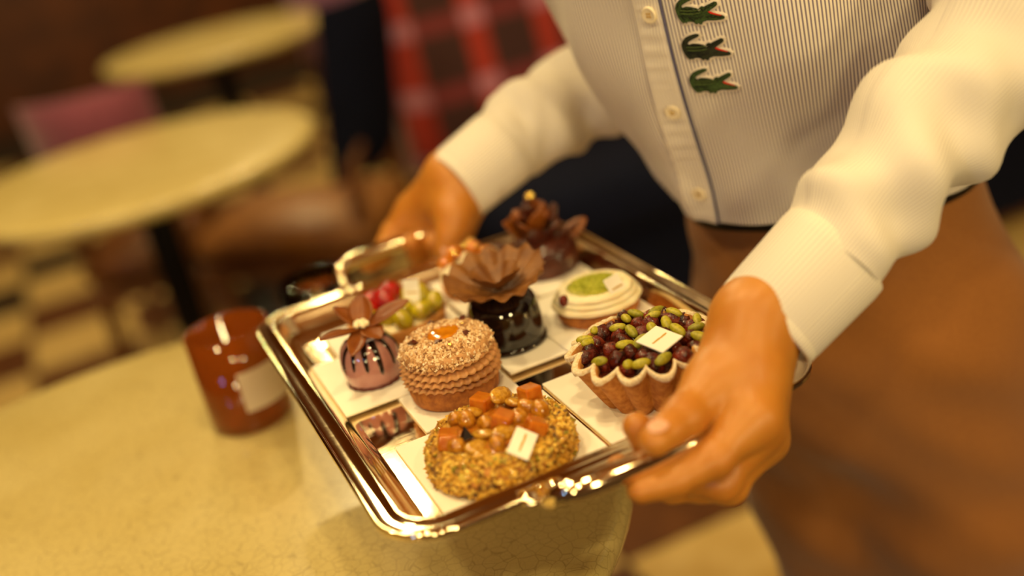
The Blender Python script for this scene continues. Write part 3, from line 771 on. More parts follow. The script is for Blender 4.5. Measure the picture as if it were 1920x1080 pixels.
# ------------------------------------------------------------------ mauve glazed cake with chocolate flower
def petal(L, W, curl, droop=0.0, th=0.0011):
    nu, nv = 12, 7; P = np.zeros((nu, nv, 3))
    for i in range(nu):
        u = i / (nu - 1); w = W * (math.sin(PI * min(1, u * 0.93 + 0.05)) ** 0.75)
        for j in range(nv):
            v = -1 + 2 * j / (nv - 1)
            P[i, j] = (u * L, v * w / 2, curl * u * u - droop * u ** 3 + 0.18 * w * v * v)
    V, F = grid(P); V2 = V.copy(); V2[:, 2] -= th; k = len(V)
    F2 = [tuple(reversed([a + k for a in f])) for f in F]
    edge = [i * nv for i in range(nu)] + [(nu - 1) * nv + j for j in range(1, nv)] + [i * nv + nv - 1 for i in range(nu - 2, -1, -1)] + [j for j in range(nv - 2, 0, -1)]
    F3 = [(edge[i], edge[i] + k, edge[(i + 1) % len(edge)] + k, edge[(i + 1) % len(edge)]) for i in range(len(edge))]
    return np.vstack([V, V2]), F + F2 + F3
def mauve_cake():
    t_ = thing('mauve_cake', 'mauve glazed dome cake with dark stripes and a chocolate flower', 'cake', (0.1345, 0.7195, 0.0037))
    prof = [(0, 0.0008), (0.0175, 0.001), (0.0188, 0.003), (0.0203, 0.009), (0.0208, 0.015), (0.0200, 0.021), (0.0178, 0.0265), (0.0140, 0.0302), (0.0095, 0.0315), (0, 0.0315)]
    pr = spline(prof, 40)
    MB().add(*lathe([(max(r, 0), z) for r, z in pr], 64)).build('glazed_dome', M['mauve_glaze'], t_)
    MB().add(*lathe([(0, 0), (0.0188, 0), (0.0197, 0.0012), (0.0192, 0.0026), (0.017, 0.003)], 96, lambda th, i: 1 + 0.02 * math.sin(18 * th))).build('biscuit_base', M['choc_red'], t_)
    MB().add(*lathe([(0.0065, 0.0314), (0.0095, 0.0314), (0.0105, 0.0322), (0.0095, 0.0330), (0.0065, 0.0328)], 40)).build('pale_ring', M['pale_ring'], t_)
    rs = np.array([p[0] for p in pr]); zs = np.array([p[1] for p in pr]); top = len(pr) - 1
    for k, (a, ln, w) in enumerate(((-112, 0.62, 1.0), (-86, 0.74, 1.05), (-56, 0.66, 0.85), (-20, 0.7, 1), (15, 0.6, 1), (60, 0.7, 1), (105, 0.6, 1), (150, 0.7, 1), (195, 0.65, 1), (222, 0.6, 0.9))):
        a = math.radians(a); idx = [i for i in range(top, -1, -1) if 0.0065 < rs[i] or zs[i] < 0.03]
        idx = [i for i in idx if zs[i] > 0.0315 * (1 - ln) + 0.002]
        P = []
        for q, i in enumerate(idx):
            u = q / (len(idx) - 1); hw = 0.0024 * w * (1 - 0.45 * u) * (1.0 if u < 0.9 else 1.25 - 2.2 * (u - 0.9) * 4)
            hw = max(hw, 0.0004); row = []
            for s in (-1, -0.6, 0, 0.6, 1):
                lift = 0.0006 * (1 - s * s) + 0.00008; r = rs[i] + lift; th = a + s * hw / max(rs[i], 0.004)
                row.append((r * math.cos(th), r * math.sin(th), zs[i] + (lift if rs[i] < 0.015 else 0)))
            P.append(row)
        MB().add(*grid(np.array(P))).build('chocolate_stripe', M['choc_glaze'], t_)
    for k, (az, L, W, el, tw) in enumerate(((200, 0.031, 0.013, 8, 0.1), (238, 0.030, 0.012, -12, -0.3), (292, 0.017, 0.016, -20, 0.0), (352, 0.034, 0.013, 14, 0.3), (60, 0.022, 0.017, 46, 0.0), (120, 0.024, 0.014, 28, 0.2))):
        V, F = petal(L, W, 0.004, 0.002)
        MB().add(V, F, mat=euler(tw, -math.radians(el), math.radians(az)), off=(0.002 * math.cos(math.radians(az)), 0.002 * math.sin(math.radians(az)), 0.0385)).build('chocolate_petal', M['choc_milk'], t_)
    MB().add(*lathe([(0.0, 0.032), (0.006, 0.032), (0.0045, 0.038), (0, 0.039)], 20)).build('flower_base', M['choc_milk'], t_)
    q = np.random.default_rng(4)
    for k in range(7):
        a = k * 2.4; r = 0.0035 if k else 0
        MB().add(*ellipsoid(0.0023, 0.0023, 0.0022, 10, 8)).build('pearl', M['white_cream'], t_, (r * math.cos(a), r * math.sin(a), 0.0415 + 0.001 * (k == 0)))
mauve_cake()

# ------------------------------------------------------------------ dark chocolate cake with ruffled cup
def dark_cake():
    t_ = thing('dark_chocolate_cake', 'shiny dark chocolate cake carrying a pleated milk chocolate ruffle', 'cake', (0.2280, 0.7010, 0.0037))
    pr = spline([(0, 0.0), (0.0235, 0.0), (0.0250, 0.003), (0.0255, 0.010), (0.0252, 0.020), (0.0235, 0.030), (0.019, 0.036), (0.010, 0.038), (0, 0.038)], 40)
    MB().add(*lathe([(max(r, 0), z) for r, z in pr], 64)).build('glazed_body', M['choc_glaze'], t_)
    MB().add(*lathe([(0, 0.0), (0.0262, 0.0), (0.0270, 0.0015), (0.0262, 0.0035), (0.024, 0.0038)], 64)).build('chocolate_foot', M['choc_glaze'], t_)
    n = 240; N = 15
    full = []
    m = 14
    for k in range(m + 1):
        v = k / m; full.append((0.003 + 0.0315 * v ** 0.8, 0.0385 + 0.0135 * v ** 1.3, v))
    def rf(th, i): v = full[i][2]; return 1 + 0.02 * v * math.sin(N * th + 0.6 * math.sin(2 * th)) + 0.035 * v * math.sin(3 * th + 0.6)
    def zf(th, i): v = full[i][2]; return 0.0020 * v * math.sin(N * th + 1.0) + 0.0012 * v * v * math.sin(5 * th) + 0.005 * v * v * math.sin(th + 0.4)
    a = MB(); V, F = lathe([(r, z) for r, z, _ in full], n, rf, zf); a.add(V, F)
    V2 = np.array(V); V2[:, 2] -= 0.0011; a.add(V2, [tuple(reversed(f)) for f in F])
    k0 = m * n; a.add(np.vstack([np.array(V)[k0:], V2[k0:]]), [(k, n + k, n + (k + 1) % n, (k + 1) % n) for k in range(n)])
    a.build('chocolate_ruffle', M['choc_ruffle'], t_)
    full2 = [(0.002 + 0.015 * (k / 8), 0.0405 + 0.0125 * (k / 8) ** 1.3, k / 8) for k in range(9)]
    def rf2(th, i): v = full2[i][2]; return 1 + 0.07 * v * math.sin(9 * th)
    MB().add(*lathe([(r, z) for r, z, _ in full2], 144, rf2, lambda th, i: 0.0015 * full2[i][2] * math.sin(4 * th))).build('inner_ruffle', M['choc_ruffle'], t_)
dark_cake()

# ------------------------------------------------------------------ white cream tart with green centre
def white_tart():
    t_ = thing('cream_tart', 'white cream tart with green pistachio powder in the middle', 'tart', (0.2925, 0.6890, 0.0056))
    MB().add(*lathe([(0, 0), (0.026, 0), (0.0285, 0.003), (0.0295, 0.010), (0.027, 0.011), (0, 0.011)], 60, lambda th, i: 1 + 0.012 * math.sin(28 * th))).build('pastry_shell', M['crust_dark'], t_)
    for k in range(3):
        Ro = 0.0318 - 0.0024 * k; z0 = 0.0125 + 0.0034 * k
        MB().add(*lathe([(0.004, z0 - 0.002), (Ro - 0.004, z0 - 0.0024), (Ro - 0.0007, z0 - 0.0014), (Ro, z0 + 0.0002), (Ro - 0.0012, z0 + 0.002), (Ro - 0.005, z0 + 0.0028), (0.004, z0 + 0.0022)], 120, lambda th, i: 1 + 0.010 * math.sin(11 * th + k * 2 + i * 0.3))).build('cream_ring', M['white_cream'], t_)
    q = np.random.default_rng(8)
    MB().add(*lathe([(0.0215, 0.0205), (0.018, 0.0225), (0.009, 0.0232), (0, 0.0234)], 40)).build('pistachio_disc', M['pistachio'], t_)
    mb = MB()
    for _ in range(1500):
        th = q.random() * 2 * PI; r = 0.0215 * math.sqrt(q.random()); V, F = crumb(0.0008 + 0.0006 * q.random(), q)
        mb.add(V, F, rnd=q.random(), off=(r * math.cos(th), r * math.sin(th), 0.0234 - 0.0028 * (r / 0.0215) ** 2.5))
    c = mb.build('pistachio_powder', M['pistachio_powder'], t_, smooth=False); c['kind'] = 'stuff'
    plaque(t_, (0.007, -0.021, 0.0235), (math.radians(60), 0, math.radians(20)), 0.014, 0.017)
    MB().add(*ellipsoid(0.0035, 0.0030, 0.0045, 12, 9, 0.05, 1)).build('raspberry_drop', M['cherry_red'], t_, (-0.0265, -0.006, 0.0205))
white_tart()

# ------------------------------------------------------------------ chocolate leaf cake at the back corner
def leaf_cake():
    t_ = thing('chocolate_leaf_cake', 'milk chocolate cake covered in curled chocolate leaves with gold bead', 'cake', (0.3000, 0.7960, 0.0056))
    MB().add(*lathe([(0, 0), (0.0265, 0), (0.028, 0.003), (0.028, 0.016), (0.024, 0.024), (0.014, 0.029), (0, 0.030)], 48, lambda th, i: 1 + 0.012 * math.sin(20 * th))).build('chocolate_body', M['choc_leaf'], t_)
    q = np.random.default_rng(13)
    for k in range(22):
        az = k * 2.399; lev = k / 21; L = 0.030 - 0.010 * lev; W = 0.019 - 0.004 * lev
        V, F = petal(L, W, 0.007 + 0.006 * q.random(), 0.004, 0.0012)
        r0 = 0.014 * (1 - lev); el = 10 + 50 * lev + 14 * (q.random() - .5)
        MB().add(V, F, mat=euler(0.7 * (q.random() - .5), -math.radians(el), az), off=(r0 * math.cos(az), r0 * math.sin(az), 0.014 + 0.022 * lev)).build('chocolate_leaf', M['choc_leaf'] if k % 3 else M['choc_milk'], t_)
    MB().add(*tube(spline([(-0.002, 0.002, 0.028), (0.001, 0.004, 0.042), (0.002, 0.006, 0.054)], 10), 0.0016, 8)).build('chocolate_stem', M['choc_milk'], t_)
    MB().add(*ellipsoid(0.0042, 0.0042, 0.0042, 16, 12)).build('gold_bead', M['gold_leaf'], t_, (0.002, 0.006, 0.0575))
    for x, y, z in ((-0.012, 0.004, 0.047), (0.006, -0.004, 0.044)):
        MB().add(*ellipsoid(0.0052, 0.0052, 0.0048, 14, 10, 0.05, 3)).build('praline_bead', M['choc_milk'], t_, (x, y, z))
leaf_cake()

# ------------------------------------------------------------------ fruit tart behind the mauve cake
def fruit_tart():
    t_ = thing('fruit_tart', 'fruit tart with red berries and yellow green fruit chunks behind the mauve cake', 'tart', (0.1720, 0.7760, 0.0056))
    MB().add(*lathe([(0, 0), (0.031, 0), (0.034, 0.004), (0.0365, 0.014), (0.034, 0.0145), (0.032, 0.011), (0, 0.011)], 112, lambda th, i: 1 + 0.012 * math.sin(28 * th))).build('pastry_shell', M['crust'], t_)
    MB().add(*lathe([(0.033, 0.0112), (0.02, 0.0155), (0, 0.0165)], 40)).build('custard', M['white_cream'], t_)
    rb = MB().add(*ellipsoid(0.0085, 0.0085, 0.0095, 16, 12, 0.09, 6)).mesh('red_berry', M['berry_red'])
    for x, y, z in ((-0.010, 0.018, 0.022), (0.004, 0.020, 0.0235), (-0.004, 0.006, 0.025), (-0.019, 0.006, 0.0215)):
        o = bpy.data.objects.new('red_berry', rb); COL.objects.link(o); o.parent = t_; o.location = (x, y, z); o.rotation_euler = (x * 90, y * 90, 1)
    gr = MB().add(*ellipsoid(0.0088, 0.0070, 0.0066, 14, 10, 0.04, 9)).mesh('fruit_chunk', M['grape'])
    for k, (x, y, z) in enumerate(((0.014, -0.022, 0.0195), (0.004, -0.012, 0.0215), (-0.008, -0.014, 0.020), (0.020, -0.006, 0.0225), (0.026, -0.014, 0.019), (0.022, 0.010, 0.0215), (-0.020, -0.010, 0.0185), (-0.002, -0.026, 0.018), (0.013, 0.0, 0.024))):
        o = bpy.data.objects.new('fruit_chunk', gr); COL.objects.link(o); o.parent = t_; o.location = (x, y, z); o.rotation_euler = (k, k * 0.6, k * 1.7)
    plaque(t_, (0.0125, -0.010, 0.0300), (math.radians(78), math.radians(8), math.radians(-20)), 0.0115, 0.0185)
fruit_tart()

# ------------------------------------------------------------------ cream and gold cake at the far edge
def gold_cake():
    t_ = thing('cream_cake', 'white piped cream cake with apricot pieces and gold leaf at the far edge', 'cake', (0.2420, 0.8040, 0.0056))
    MB().add(*lathe([(0, 0), (0.021, 0), (0.0235, 0.003), (0.0235, 0.012), (0.02, 0.014), (0, 0.014)], 60)).build('pastry_base', M['crust'], t_)
    for k in range(9):
        a = k * 2 * PI / 8; r = 0.0155 if k < 8 else 0; z = 0.012 if k < 8 else 0.016
        MB().add(*lathe([(0, 0), (0.0068, 0.0005), (0.0080, 0.004), (0.0066, 0.009), (0.0034, 0.013), (0, 0.0155)], 48, lambda th, i: 1 + 0.10 * math.sin(6 * th + i * 0.5))).build('cream_rosette', M['white_cream'], t_, (r * math.cos(a), r * math.sin(a), z))
    for k, (x, y, z) in enumerate(((0.008, 0.004, 0.031), (-0.006, 0.009, 0.030), (0.015, -0.004, 0.027), (-0.016, 0.004, 0.026))):
        MB().add(*ellipsoid(0.0066, 0.0060, 0.0054, 14, 10, 0.05, k)).build('apricot_piece', M['apricot'], t_, (x, y, z))
    q = np.random.default_rng(17)
    for k, (x, y, z) in enumerate(((0.0015, 0.004, 0.036), (0.010, -0.004, 0.034), (0.008, 0.010, 0.036), (-0.008, 0.0, 0.034))):
        V, F = crumb(0.0036, q); V[:, 2] *= 0.6
        MB().add(V, F).build('gold_flake', M['gold_leaf'], t_, (x, y, z), smooth=False)
gold_cake()
# ------------------------------------------------------------------ the person: shape of the shirt's body
NF = np.array([-0.862, -0.507]); TL = np.array([0.507, -0.862])      # where the chest faces, and the wearer's left
_sz = [0.020, 0.060, 0.100, 0.150, 0.200, 0.300, 0.420, 0.500, 0.545]
_px = [0.404, 0.401, 0.391, 0.377, 0.370, 0.364, 0.370, 0.405, 0.440]
_py = [0.702, 0.699, 0.693, 0.681, 0.677, 0.674, 0.676, 0.690, 0.702]
_sa = [0.105, 0.110, 0.115, 0.120, 0.120, 0.120, 0.115, 0.090, 0.055]
_bf = [0.060, 0.086, 0.122, 0.144, 0.152, 0.160, 0.172, 0.165, 0.060]
_bn = [0.150, 0.150, 0.152, 0.156, 0.160, 0.165, 0.172, 0.165, 0.060]
def shirt_pt(phi, z, lift=0.0):
    """point of the shirt at angle phi (0 at the button strip, positive to the wearer's left) and height z"""
    phi = np.asarray(phi, float); z = np.asarray(z, float)
    px, py, a, bf, bn = (hermite(_sz, q, z) for q in (_px, _py, _sa, _bf, _bn))
    b = np.where(phi < 0, bf, bn)
    d = 0.0035 * np.sin(5.0 * phi + 26 * z) * np.exp(-((z - 0.14) / 0.12) ** 2) + 0.0025 * np.sin(11 * phi - 34 * z + 1.3)
    d += 0.006 * np.exp(-((z - 0.055) / 0.02) ** 2) * (0.4 + 0.6 * np.sin(9 * phi + 1.0) ** 2) * (phi > -2.6)      # blouse above the hem
    d *= np.clip(np.abs(phi) / 0.22, 0.15, 1)
    d = d + lift
    x = (a + d) * np.cos(phi) - a; y = (b + d) * np.sin(phi)
    X = px + NF[0] * x + TL[0] * y; Y = py + NF[1] * x + TL[1] * y
    return np.stack([X, Y, z * np.ones_like(X)], -1)
PO = np.array((0.52, 0.74, -TZ))
person = thing('person', 'person in a striped shirt and brown trousers holding the silver tray by both handles', 'person', tuple(PO))
POFF = tuple(-PO)
def pbuild(mb, name, mat, parent=None, **kw):
    """part of the person, given in tray coordinates"""
    return mb.build(name, mat, parent or person, POFF if parent is None else None, **kw)

# --- hands and arms (distance field, so that the fingers grow out of one skin)
HAND_L = dict(W=(.305, .506, .056), A=(.374, .504, .096),
    I=[(.271, .465, .029), (.243, .460, .018), (.221, .4645, .0125), (.203, .4675, .0130)],
    M=[(.275, .470, .019), (.248, .466, -.002), (.224, .4825, .006), (.2155, .4865, .036)],
    R=[(.282, .480, .005), (.257, .475, -.013), (.228, .4855, -.006), (.2015, .4865, .0165)],
    P=[(.291, .490, -.005), (.270, .489, -.019), (.252, .495, -.0215), (.236, .4985, -.018)],
    T=[(.297, .505, .052), (.264, .488, .042), (.238, .476, .0375), (.2150, .4665, .0375)])
HAND_R = dict(W=(.276, .890, .064), A=(.335, .897, .085),
    I=[(.241, .922, .044), (.221, .926, .028), (.204, .920, .0145), (.190, .914, .0130)],
    M=[(.247, .917, .028), (.243, .920, .006), (.232, .903, .001), (.2255, .8925, .026)],
    R=[(.256, .910, .016), (.254, .914, -.006), (.246, .899, -.006), (.2430, .8920, .020)],
    P=[(.265, .902, .008), (.264, .906, -.010), (.259, .896, -.012), (.2560, .8910, .006)],
    T=[(.270, .884, .058), (.259, .868, .046), (.250, .861, .033), (.2430, .860, .0225)])
def hand_mesh(J, h=0.0013):
    pts = np.array([J['W'], J['A']] + J['I'] + J['M'] + J['R'] + J['P'] + J['T'])
    lo = pts.min(0) - 0.032; hi = pts.max(0) + 0.032
    P = field(lo, hi, h)
    W = np.array(J['W']); A = np.array(J['A'])
    across = np.array(J['P'][0]) - np.array(J['I'][0]); across /= np.linalg.norm(across)
    d = smin(cone(P, W + across * 0.010, A + across * 0.007, 0.0175, 0.0175), cone(P, W - across * 0.010, A - across * 0.007, 0.0175, 0.0175), 0.02)
    for k, ra, rb in (('I', 0.0165, 0.0128), ('M', 0.0165, 0.0128), ('R', 0.0160, 0.0122), ('P', 0.0150, 0.0115)):
        off = {'I': -0.011, 'M': -0.004, 'R': 0.004, 'P': 0.011}[k]
        d = smin(d, cone(P, W + across * off, J[k][0], ra, rb), 0.016)
    d = smin(d, cone(P, W, J['T'][1], 0.0165, 0.0135), 0.016)                        # ball of the thumb
    d = smin(d, cone(P, J['T'][1], np.array(J['I'][0]) * 0.6 + W * 0.4, 0.0085, 0.012), 0.014)   # web
    out = None
    for k, rr in (('T', (0.0140, 0.0128, 0.0112, 0.0085)), ('I', (0.0125, 0.0104, 0.0090, 0.0076)), ('M', (0.0125, 0.0104, 0.0090, 0.0078)), ('R', (0.0118, 0.0098, 0.0086, 0.0074)), ('P', (0.0108, 0.0086, 0.0075, 0.0064))):
        f = None
        for q in range(3):
            # joints slightly thicker than the shafts
            a, b = np.array(J[k][q]), np.array(J[k][q + 1]); mid = (a + b) / 2
            g = smin(cone(P, a, mid, rr[q], (rr[q] + rr[q + 1]) / 2 * 0.95), cone(P, mid, b, (rr[q] + rr[q + 1]) / 2 * 0.95, rr[q + 1]), 0.003)
            f = g if f is None else smin(f, g, 0.004)
        g = smin(d, f, 0.010)
        out = g if out is None else np.minimum(out, g)
    V, F = surface_nets(out, lo, h)
    return V, F
body = MB()
for J in (HAND_L, HAND_R):
    body.add(*hand_mesh(J))
# --- the body under the clothes: arms, trunk, neck, head, legs as one coarser skin
SHL, SHR = np.array((.552, .600, .440)), np.array((.412, .868, .435))
ELL, ELR = np.array((.520, .512, .188)), np.array((.505, .930, .112))
HEAD = np.array((.365, .645, .720)); NECK = np.array((.445, .697, .520))
def coarse_body():
    lo = np.array((.30, .36, -.84)); hi = np.array((.78, 1.08, .90)); h = 0.011
    P = field(lo, hi, h)
    d = cone(P, HAND_L['A'], ELL, .019, .028); d = smin(d, cone(P, ELL, SHL, .030, .040), .03)
    e = smin(cone(P, HAND_R['A'], ELR, .019, .028), cone(P, ELR, SHR, .030, .040), .03)
    C0, C1 = np.array((.505, .765, .05)), np.array((.465, .722, .40))
    tv = np.array((TL[0], TL[1], 0))
    t = smin(cone(P, C0 + tv * .045, C1 + tv * .07, .068, .078), cone(P, C0 - tv * .005, C1 - tv * .07, .060, .078), .05)
    t = smin(t, cone(P, SHL, SHR, .05, .05), .06)
    t = smin(t, cone(P, C1 + (0, 0, .08), NECK, .05, .052), .05)
    t = smin(t, cone(P, NECK, HEAD - (0, 0, .06), .052, .05), .04)
    hd = np.sqrt((((P - HEAD) / (.095, .078, .115)) ** 2).sum(-1)); hd = (hd - 1) * .08
    t = smin(t, hd, .03); fx = HEAD + np.array((NF[0], NF[1], 0)) * .088
    t = smin(t, cone(P, fx + (0, 0, .015), fx + np.array((NF[0] * .02, NF[1] * .02, -.025)), .008, .014), .012)       # nose
    for s in (-1, 1):
        t = smin(t, cone(P, HEAD + tv * s * .08 + (0, 0, .01), HEAD + tv * s * .083 - (0, 0, .03), .014, .010), .01)   # ears
        hip = C0 + tv * (.040 + s * .052) + (0.012, 0, -.15); kn = hip + np.array((.055, .03, -.28)); an = kn + np.array((.06, .03, -.36))
        t = smin(t, smin(cone(P, hip, kn, .055, .045), cone(P, kn, an, .045, .034), .03), .04)
    d = np.minimum(np.minimum(d, e), t)
    return surface_nets(d, lo, h)
body.add(*coarse_body())
b_ = pbuild(body, 'body', M['skin'])
b_['label'] = 'hands and skin of the person'
# thumb nails
for J, up in ((HAND_L, (-0.25, -0.35, 0.9)), (HAND_R, (0.2, -0.75, 0.6))):
    a, b = np.array(J['T'][2]), np.array(J['T'][3]); ax = (b - a) / np.linalg.norm(b - a); u = np.array(up); u -= ax * (u @ ax); u /= np.linalg.norm(u)
    V, F = ellipsoid(0.0065, 0.0050, 0.0012, 14, 8); Rm = np.stack([ax, np.cross(u, ax), u], 1)
    pbuild(MB().add(V, F, mat=Rm, off=b - ax * 0.002 + u * 0.0082), 'thumb_nail', M['nail'])

# --- shirt
def shirt():
    nphi, nz = 300, 110; HZ = 0.034
    ph = np.linspace(-PI, PI, nphi, endpoint=False)
    zs = HZ + (0.545 - HZ) * np.linspace(0, 1, nz) ** 1.35
    rows = [(HZ + 0.012, -0.004), (HZ + 0.001, -0.003), (HZ - 0.0005, -0.0015)] + [(z, 0.0) for z in zs]
    P = []; U = []
    for z, l in rows:
        # the hem dips a little at the sides
        zz = z * np.ones(nphi)
        P.append(shirt_pt(ph, np.clip(zz, 0.02, 0.545), l)); U.append(np.stack([np.where(ph < 0, 0.14, 0.157) * ph, zz], -1))
    V, F = grid(np.array(P), closev=True)
    mb = MB().add(V, F, uv=np.array(U).reshape(-1, 2))
    sh = pbuild(mb, 'shirt', M['shirt']); sh['label'] = 'cream shirt with fine grey stripes and a button strip'
    # button strip
    zz = np.linspace(HZ, 0.50, 150); wS = 0.022
    P = []; U = []
    for z in zz:
        bf = float(hermite(_sz, _bf, z)); row = []; ur = []
        for s, l in ((-wS - 0.0006, 0.0002), (-wS, 0.0013), (-wS + 0.002, 0.0016), (-wS * 0.75, 0.0015), (-wS * 0.5, 0.0015), (-wS * 0.25, 0.0015), (-0.002, 0.0018), (0.0, 0.0014), (0.0004, 0.0002)):
            pk = 0.0007 * math.sin(z * 700 + 2 * math.sin(z * 90)) * math.exp(-((s + wS * 0.5) / (wS * 0.42)) ** 4)
            row.append(shirt_pt(np.array(s / bf), np.array(z), l + pk + 0.0006)); ur.append((s, z))
        P.append(row); U.append(ur)
    V, F = grid(np.array(P)); MB().add(V, F, uv=np.array(U).reshape(-1, 2)).build('button_strip', M['shirt_sleeve'], sh)
    path = [shirt_pt(np.array(0.0008 / 0.15), np.array(z), 0.0016) for z in np.linspace(HZ, 0.50, 160)]
    MB().add(*tube(path, 0.00105, 8)).build('blue_piping', M['placket_edge'], sh)['label'] = 'thin blue edge of the button strip'
    bt = MB().add(*lathe([(0, 0), (0.0050, 0), (0.0058, 0.0006), (0.0058, 0.0016), (0.0050, 0.0022), (0.0040, 0.0017), (0.0012, 0.0016), (0, 0.0016)], 28))
    for a in range(4):
        bt.add(*lathe([(0, 0.0013), (0.0008, 0.0013), (0.0008, 0.0019), (0, 0.0019)], 8), off=(0.0014 * math.cos(a * PI / 2 + .78), 0.0014 * math.sin(a * PI / 2 + .78), 0), mi=1)
    bme = bt.mesh('button', [M['button_shell'], M['plaque_ink']])
    for phb, z in ((-0.054, 0.1975), (-0.069, 0.127), (-0.112, 0.058), (-0.06, 0.268), (-0.06, 0.338), (-0.06, 0.408), (-0.06, 0.470)):
        c = shirt_pt(np.array(phb), np.array(z), 0.0026); e = shirt_pt(np.array(phb + 0.02), np.array(z), 0.0026) - c; g = shirt_pt(np.array(phb), np.array(z + 0.004), 0.0026) - c
        nn = np.cross(e, g); nn /= np.linalg.norm(nn)
        if nn @ np.array((NF[0], NF[1], 0)) < 0: nn = -nn
        o = bpy.data.objects.new('button', bme); COL.objects.link(o); o.parent = sh; o.location = c; o.rotation_euler = Vector(nn).to_track_quat('Z', 'Y').to_euler()
    # sewn crocodile patches
    OUT = [(815, 695), (790, 690), (740, 700), (700, 715), (670, 740), (652, 775), (655, 810), (665, 845), (680, 870), (690, 882), (702, 893), (714, 884), (730, 893), (737, 881), (765, 880), (790, 885), (801, 901), (814, 905), (825, 896), (840, 909), (855, 905), (862, 890), (900, 880), (960, 885), (1020, 882), (1043, 876), (1047, 864), (1030, 851), (980, 840), (943, 826), (925, 814), (942, 801), (965, 790), (990, 776), (1005, 765), (1006, 747), (985, 742), (950, 755), (920, 765), (897, 775), (880, 768), (862, 778), (850, 790), (830, 780), (790, 770), (750, 765), (720, 772), (708, 765), (720, 748), (760, 730), (800, 715), (816, 705)]
    RED = [(922, 814), (936, 809), (962, 823), (1000, 838), (1026, 847), (1022, 853), (980, 843), (940, 829)]
    def patch(phc, zc, body_mat, label, mirror_detail):
        k = 7.9e-5; cx, cy = 850, 800; rot = math.radians(-2)
        def m(x, y, l):
            dx, dy = (x - cx) * k, -(y - cy) * k
            s = dx * math.cos(rot) - dy * math.sin(rot); z = dx * math.sin(rot) + dy * math.cos(rot)
            z = zc + z * 1.1; bn = float(hermite(_sz, _bn, z))
            return shirt_pt(np.array(phc + s / bn), np.array(z), l)
        mb = MB(); n = len(OUT)
        # pale backing: every outline stroke widened, and the fill between
        tri = tessellate_polygon([[Vector((x, y, 0)) for x, y in OUT]])
        mb.add([m(x, y, 0.0012) for x, y in OUT], tri, 0)
        mb.add(*tube([m(x, y, 0.0) for x, y in OUT], 0.0018, 8, closed=True), 0)
        # the animal, padded: rows of rings from the edge towards the middle are approximated by a raised fill with a dark outline
        mb.add([m(x, y, 0.0021) for x, y in OUT], tri, 1)
        mb.add([m(x, y, 0.0021) for x, y in OUT] + [m(x, y, 0.0008) for x, y in OUT], [(i, (i + 1) % n, n + (i + 1) % n, n + i) for i in range(n)], 1)
        mb.add(*tube([m(x, y, 0.0021) for x, y in OUT], 0.00016, 6, closed=True), 2)
        mb.add([m(x, y, 0.0024) for x, y in RED], tessellate_polygon([[Vector((x, y, 0)) for x, y in RED]]), 3)
        for x, y in ((955, 794), (970, 788), (985, 780), (1000, 770)):                                        # teeth
            mb.add([m(x - 4, y, 0.0021), m(x + 4, y - 3, 0.0021), m(x + 2, y + 11, 0.0021)], [(0, 1, 2)], 0)
        for x0, y0, x1, y1 in ((690, 800, 850, 815), (680, 830, 800, 850), (700, 780, 840, 795), (800, 860, 870, 850), (875, 785, 885, 810), (760, 850, 800, 880), (670, 770, 690, 745), (690, 835, 720, 870), (900, 850, 1030, 866), (895, 790, 985, 758)):
            pts = [m(x0 + (x1 - x0) * u, y0 + (y1 - y0) * u + 6 * math.sin(u * 19), 0.0022) for u in np.linspace(0, 1, 22)]
            mb.add(*tube(pts, 0.00026, 5), 2)
        for i in range(26):                                                                                     # raised scales
            u = (i % 13) / 12; r = i // 13
            c = m(700 + 150 * u, 792 + 24 * r + 6 * math.sin(u * 3), 0.0021); mb.add(*ellipsoid(0.00055, 0.00055, 0.0004, 6, 4), 4, off=c)
        o = mb.build('crocodile_patch', [M['patch_border'], body_mat, M['patch_line'], M['patch_red'], M['patch_scale']], sh, sharp=40)
        o['label'] = label
    patch(0.166, 0.1975, M['patch_green'], 'green embroidered crocodile patch, topmost of three', 0)
    patch(0.157, 0.1725, M['patch_dark_green'], 'dark green embroidered crocodile patch, middle of three', 1)
    patch(0.154, 0.1480, M['patch_green'], 'green embroidered crocodile patch, lowest of three', 0)
    # collar
    cp = [(0.072, 0.520), (0.066, 0.545), (0.060, 0.568), (0.064, 0.572), (0.072, 0.556), (0.080, 0.535), (0.086, 0.522)]
    V, F = lathe(cp, 60); V = np.array(V) + np.array((0.450, 0.702, 0.0)); MB().add(V, F, uv=np.zeros((len(V), 2))).build('collar', M['shirt_sleeve'], sh)
    # sleeves: a loose tube with folds, and a cuff
    def sleeve(J, EL, SH, r0, r1, r2, seed, cuff_at, off=(0, 0, 0)):
        W, A = np.array(J['W']), np.array(J['A']); ax = (A - W) / np.linalg.norm(A - W); C = W + ax * cuff_at + np.array(off)
        C2 = C + ax * 0.055
        path = spline([C2 - ax * 0.004, C2 + (EL - C2) * 0.35 + (0, 0, 0.004), EL - (EL - C2) * 0.12, EL + (SH - EL) * 0.3, SH], 90)
        n = 72; V0, F = tube(path, 1.0, n, caps=False); V0 = np.array(V0).reshape(90, n, 3); cen = path[:, None, :]; q = np.random.default_rng(seed); f1, f2, f3 = q.random(3) * 6
        L = np.concatenate([[0], np.cumsum(np.linalg.norm(np.diff(path, axis=0), axis=1))]); 
        rad = np.interp(L / L[-1], [0, 0.06, 0.35, 0.6, 1.0], [r0 * 1.02, r0 * 1.18, r1, r1 * 1.05, r2])
        th = np.linspace(0, 2 * PI, n, endpoint=False)[None]
        l = L[:, None]
        fold = 1 + 0.11 * np.sin(th * 2 + l * 60 + f1) * np.sin(l * 38 + f2) + 0.07 * np.sin(th * 3 - l * 95 + f3) + 0.10 * np.sin(l * 130 + 2.5 * np.sin(th + f1)) * (0.4 + 0.6 * np.cos(th - f2) ** 2)
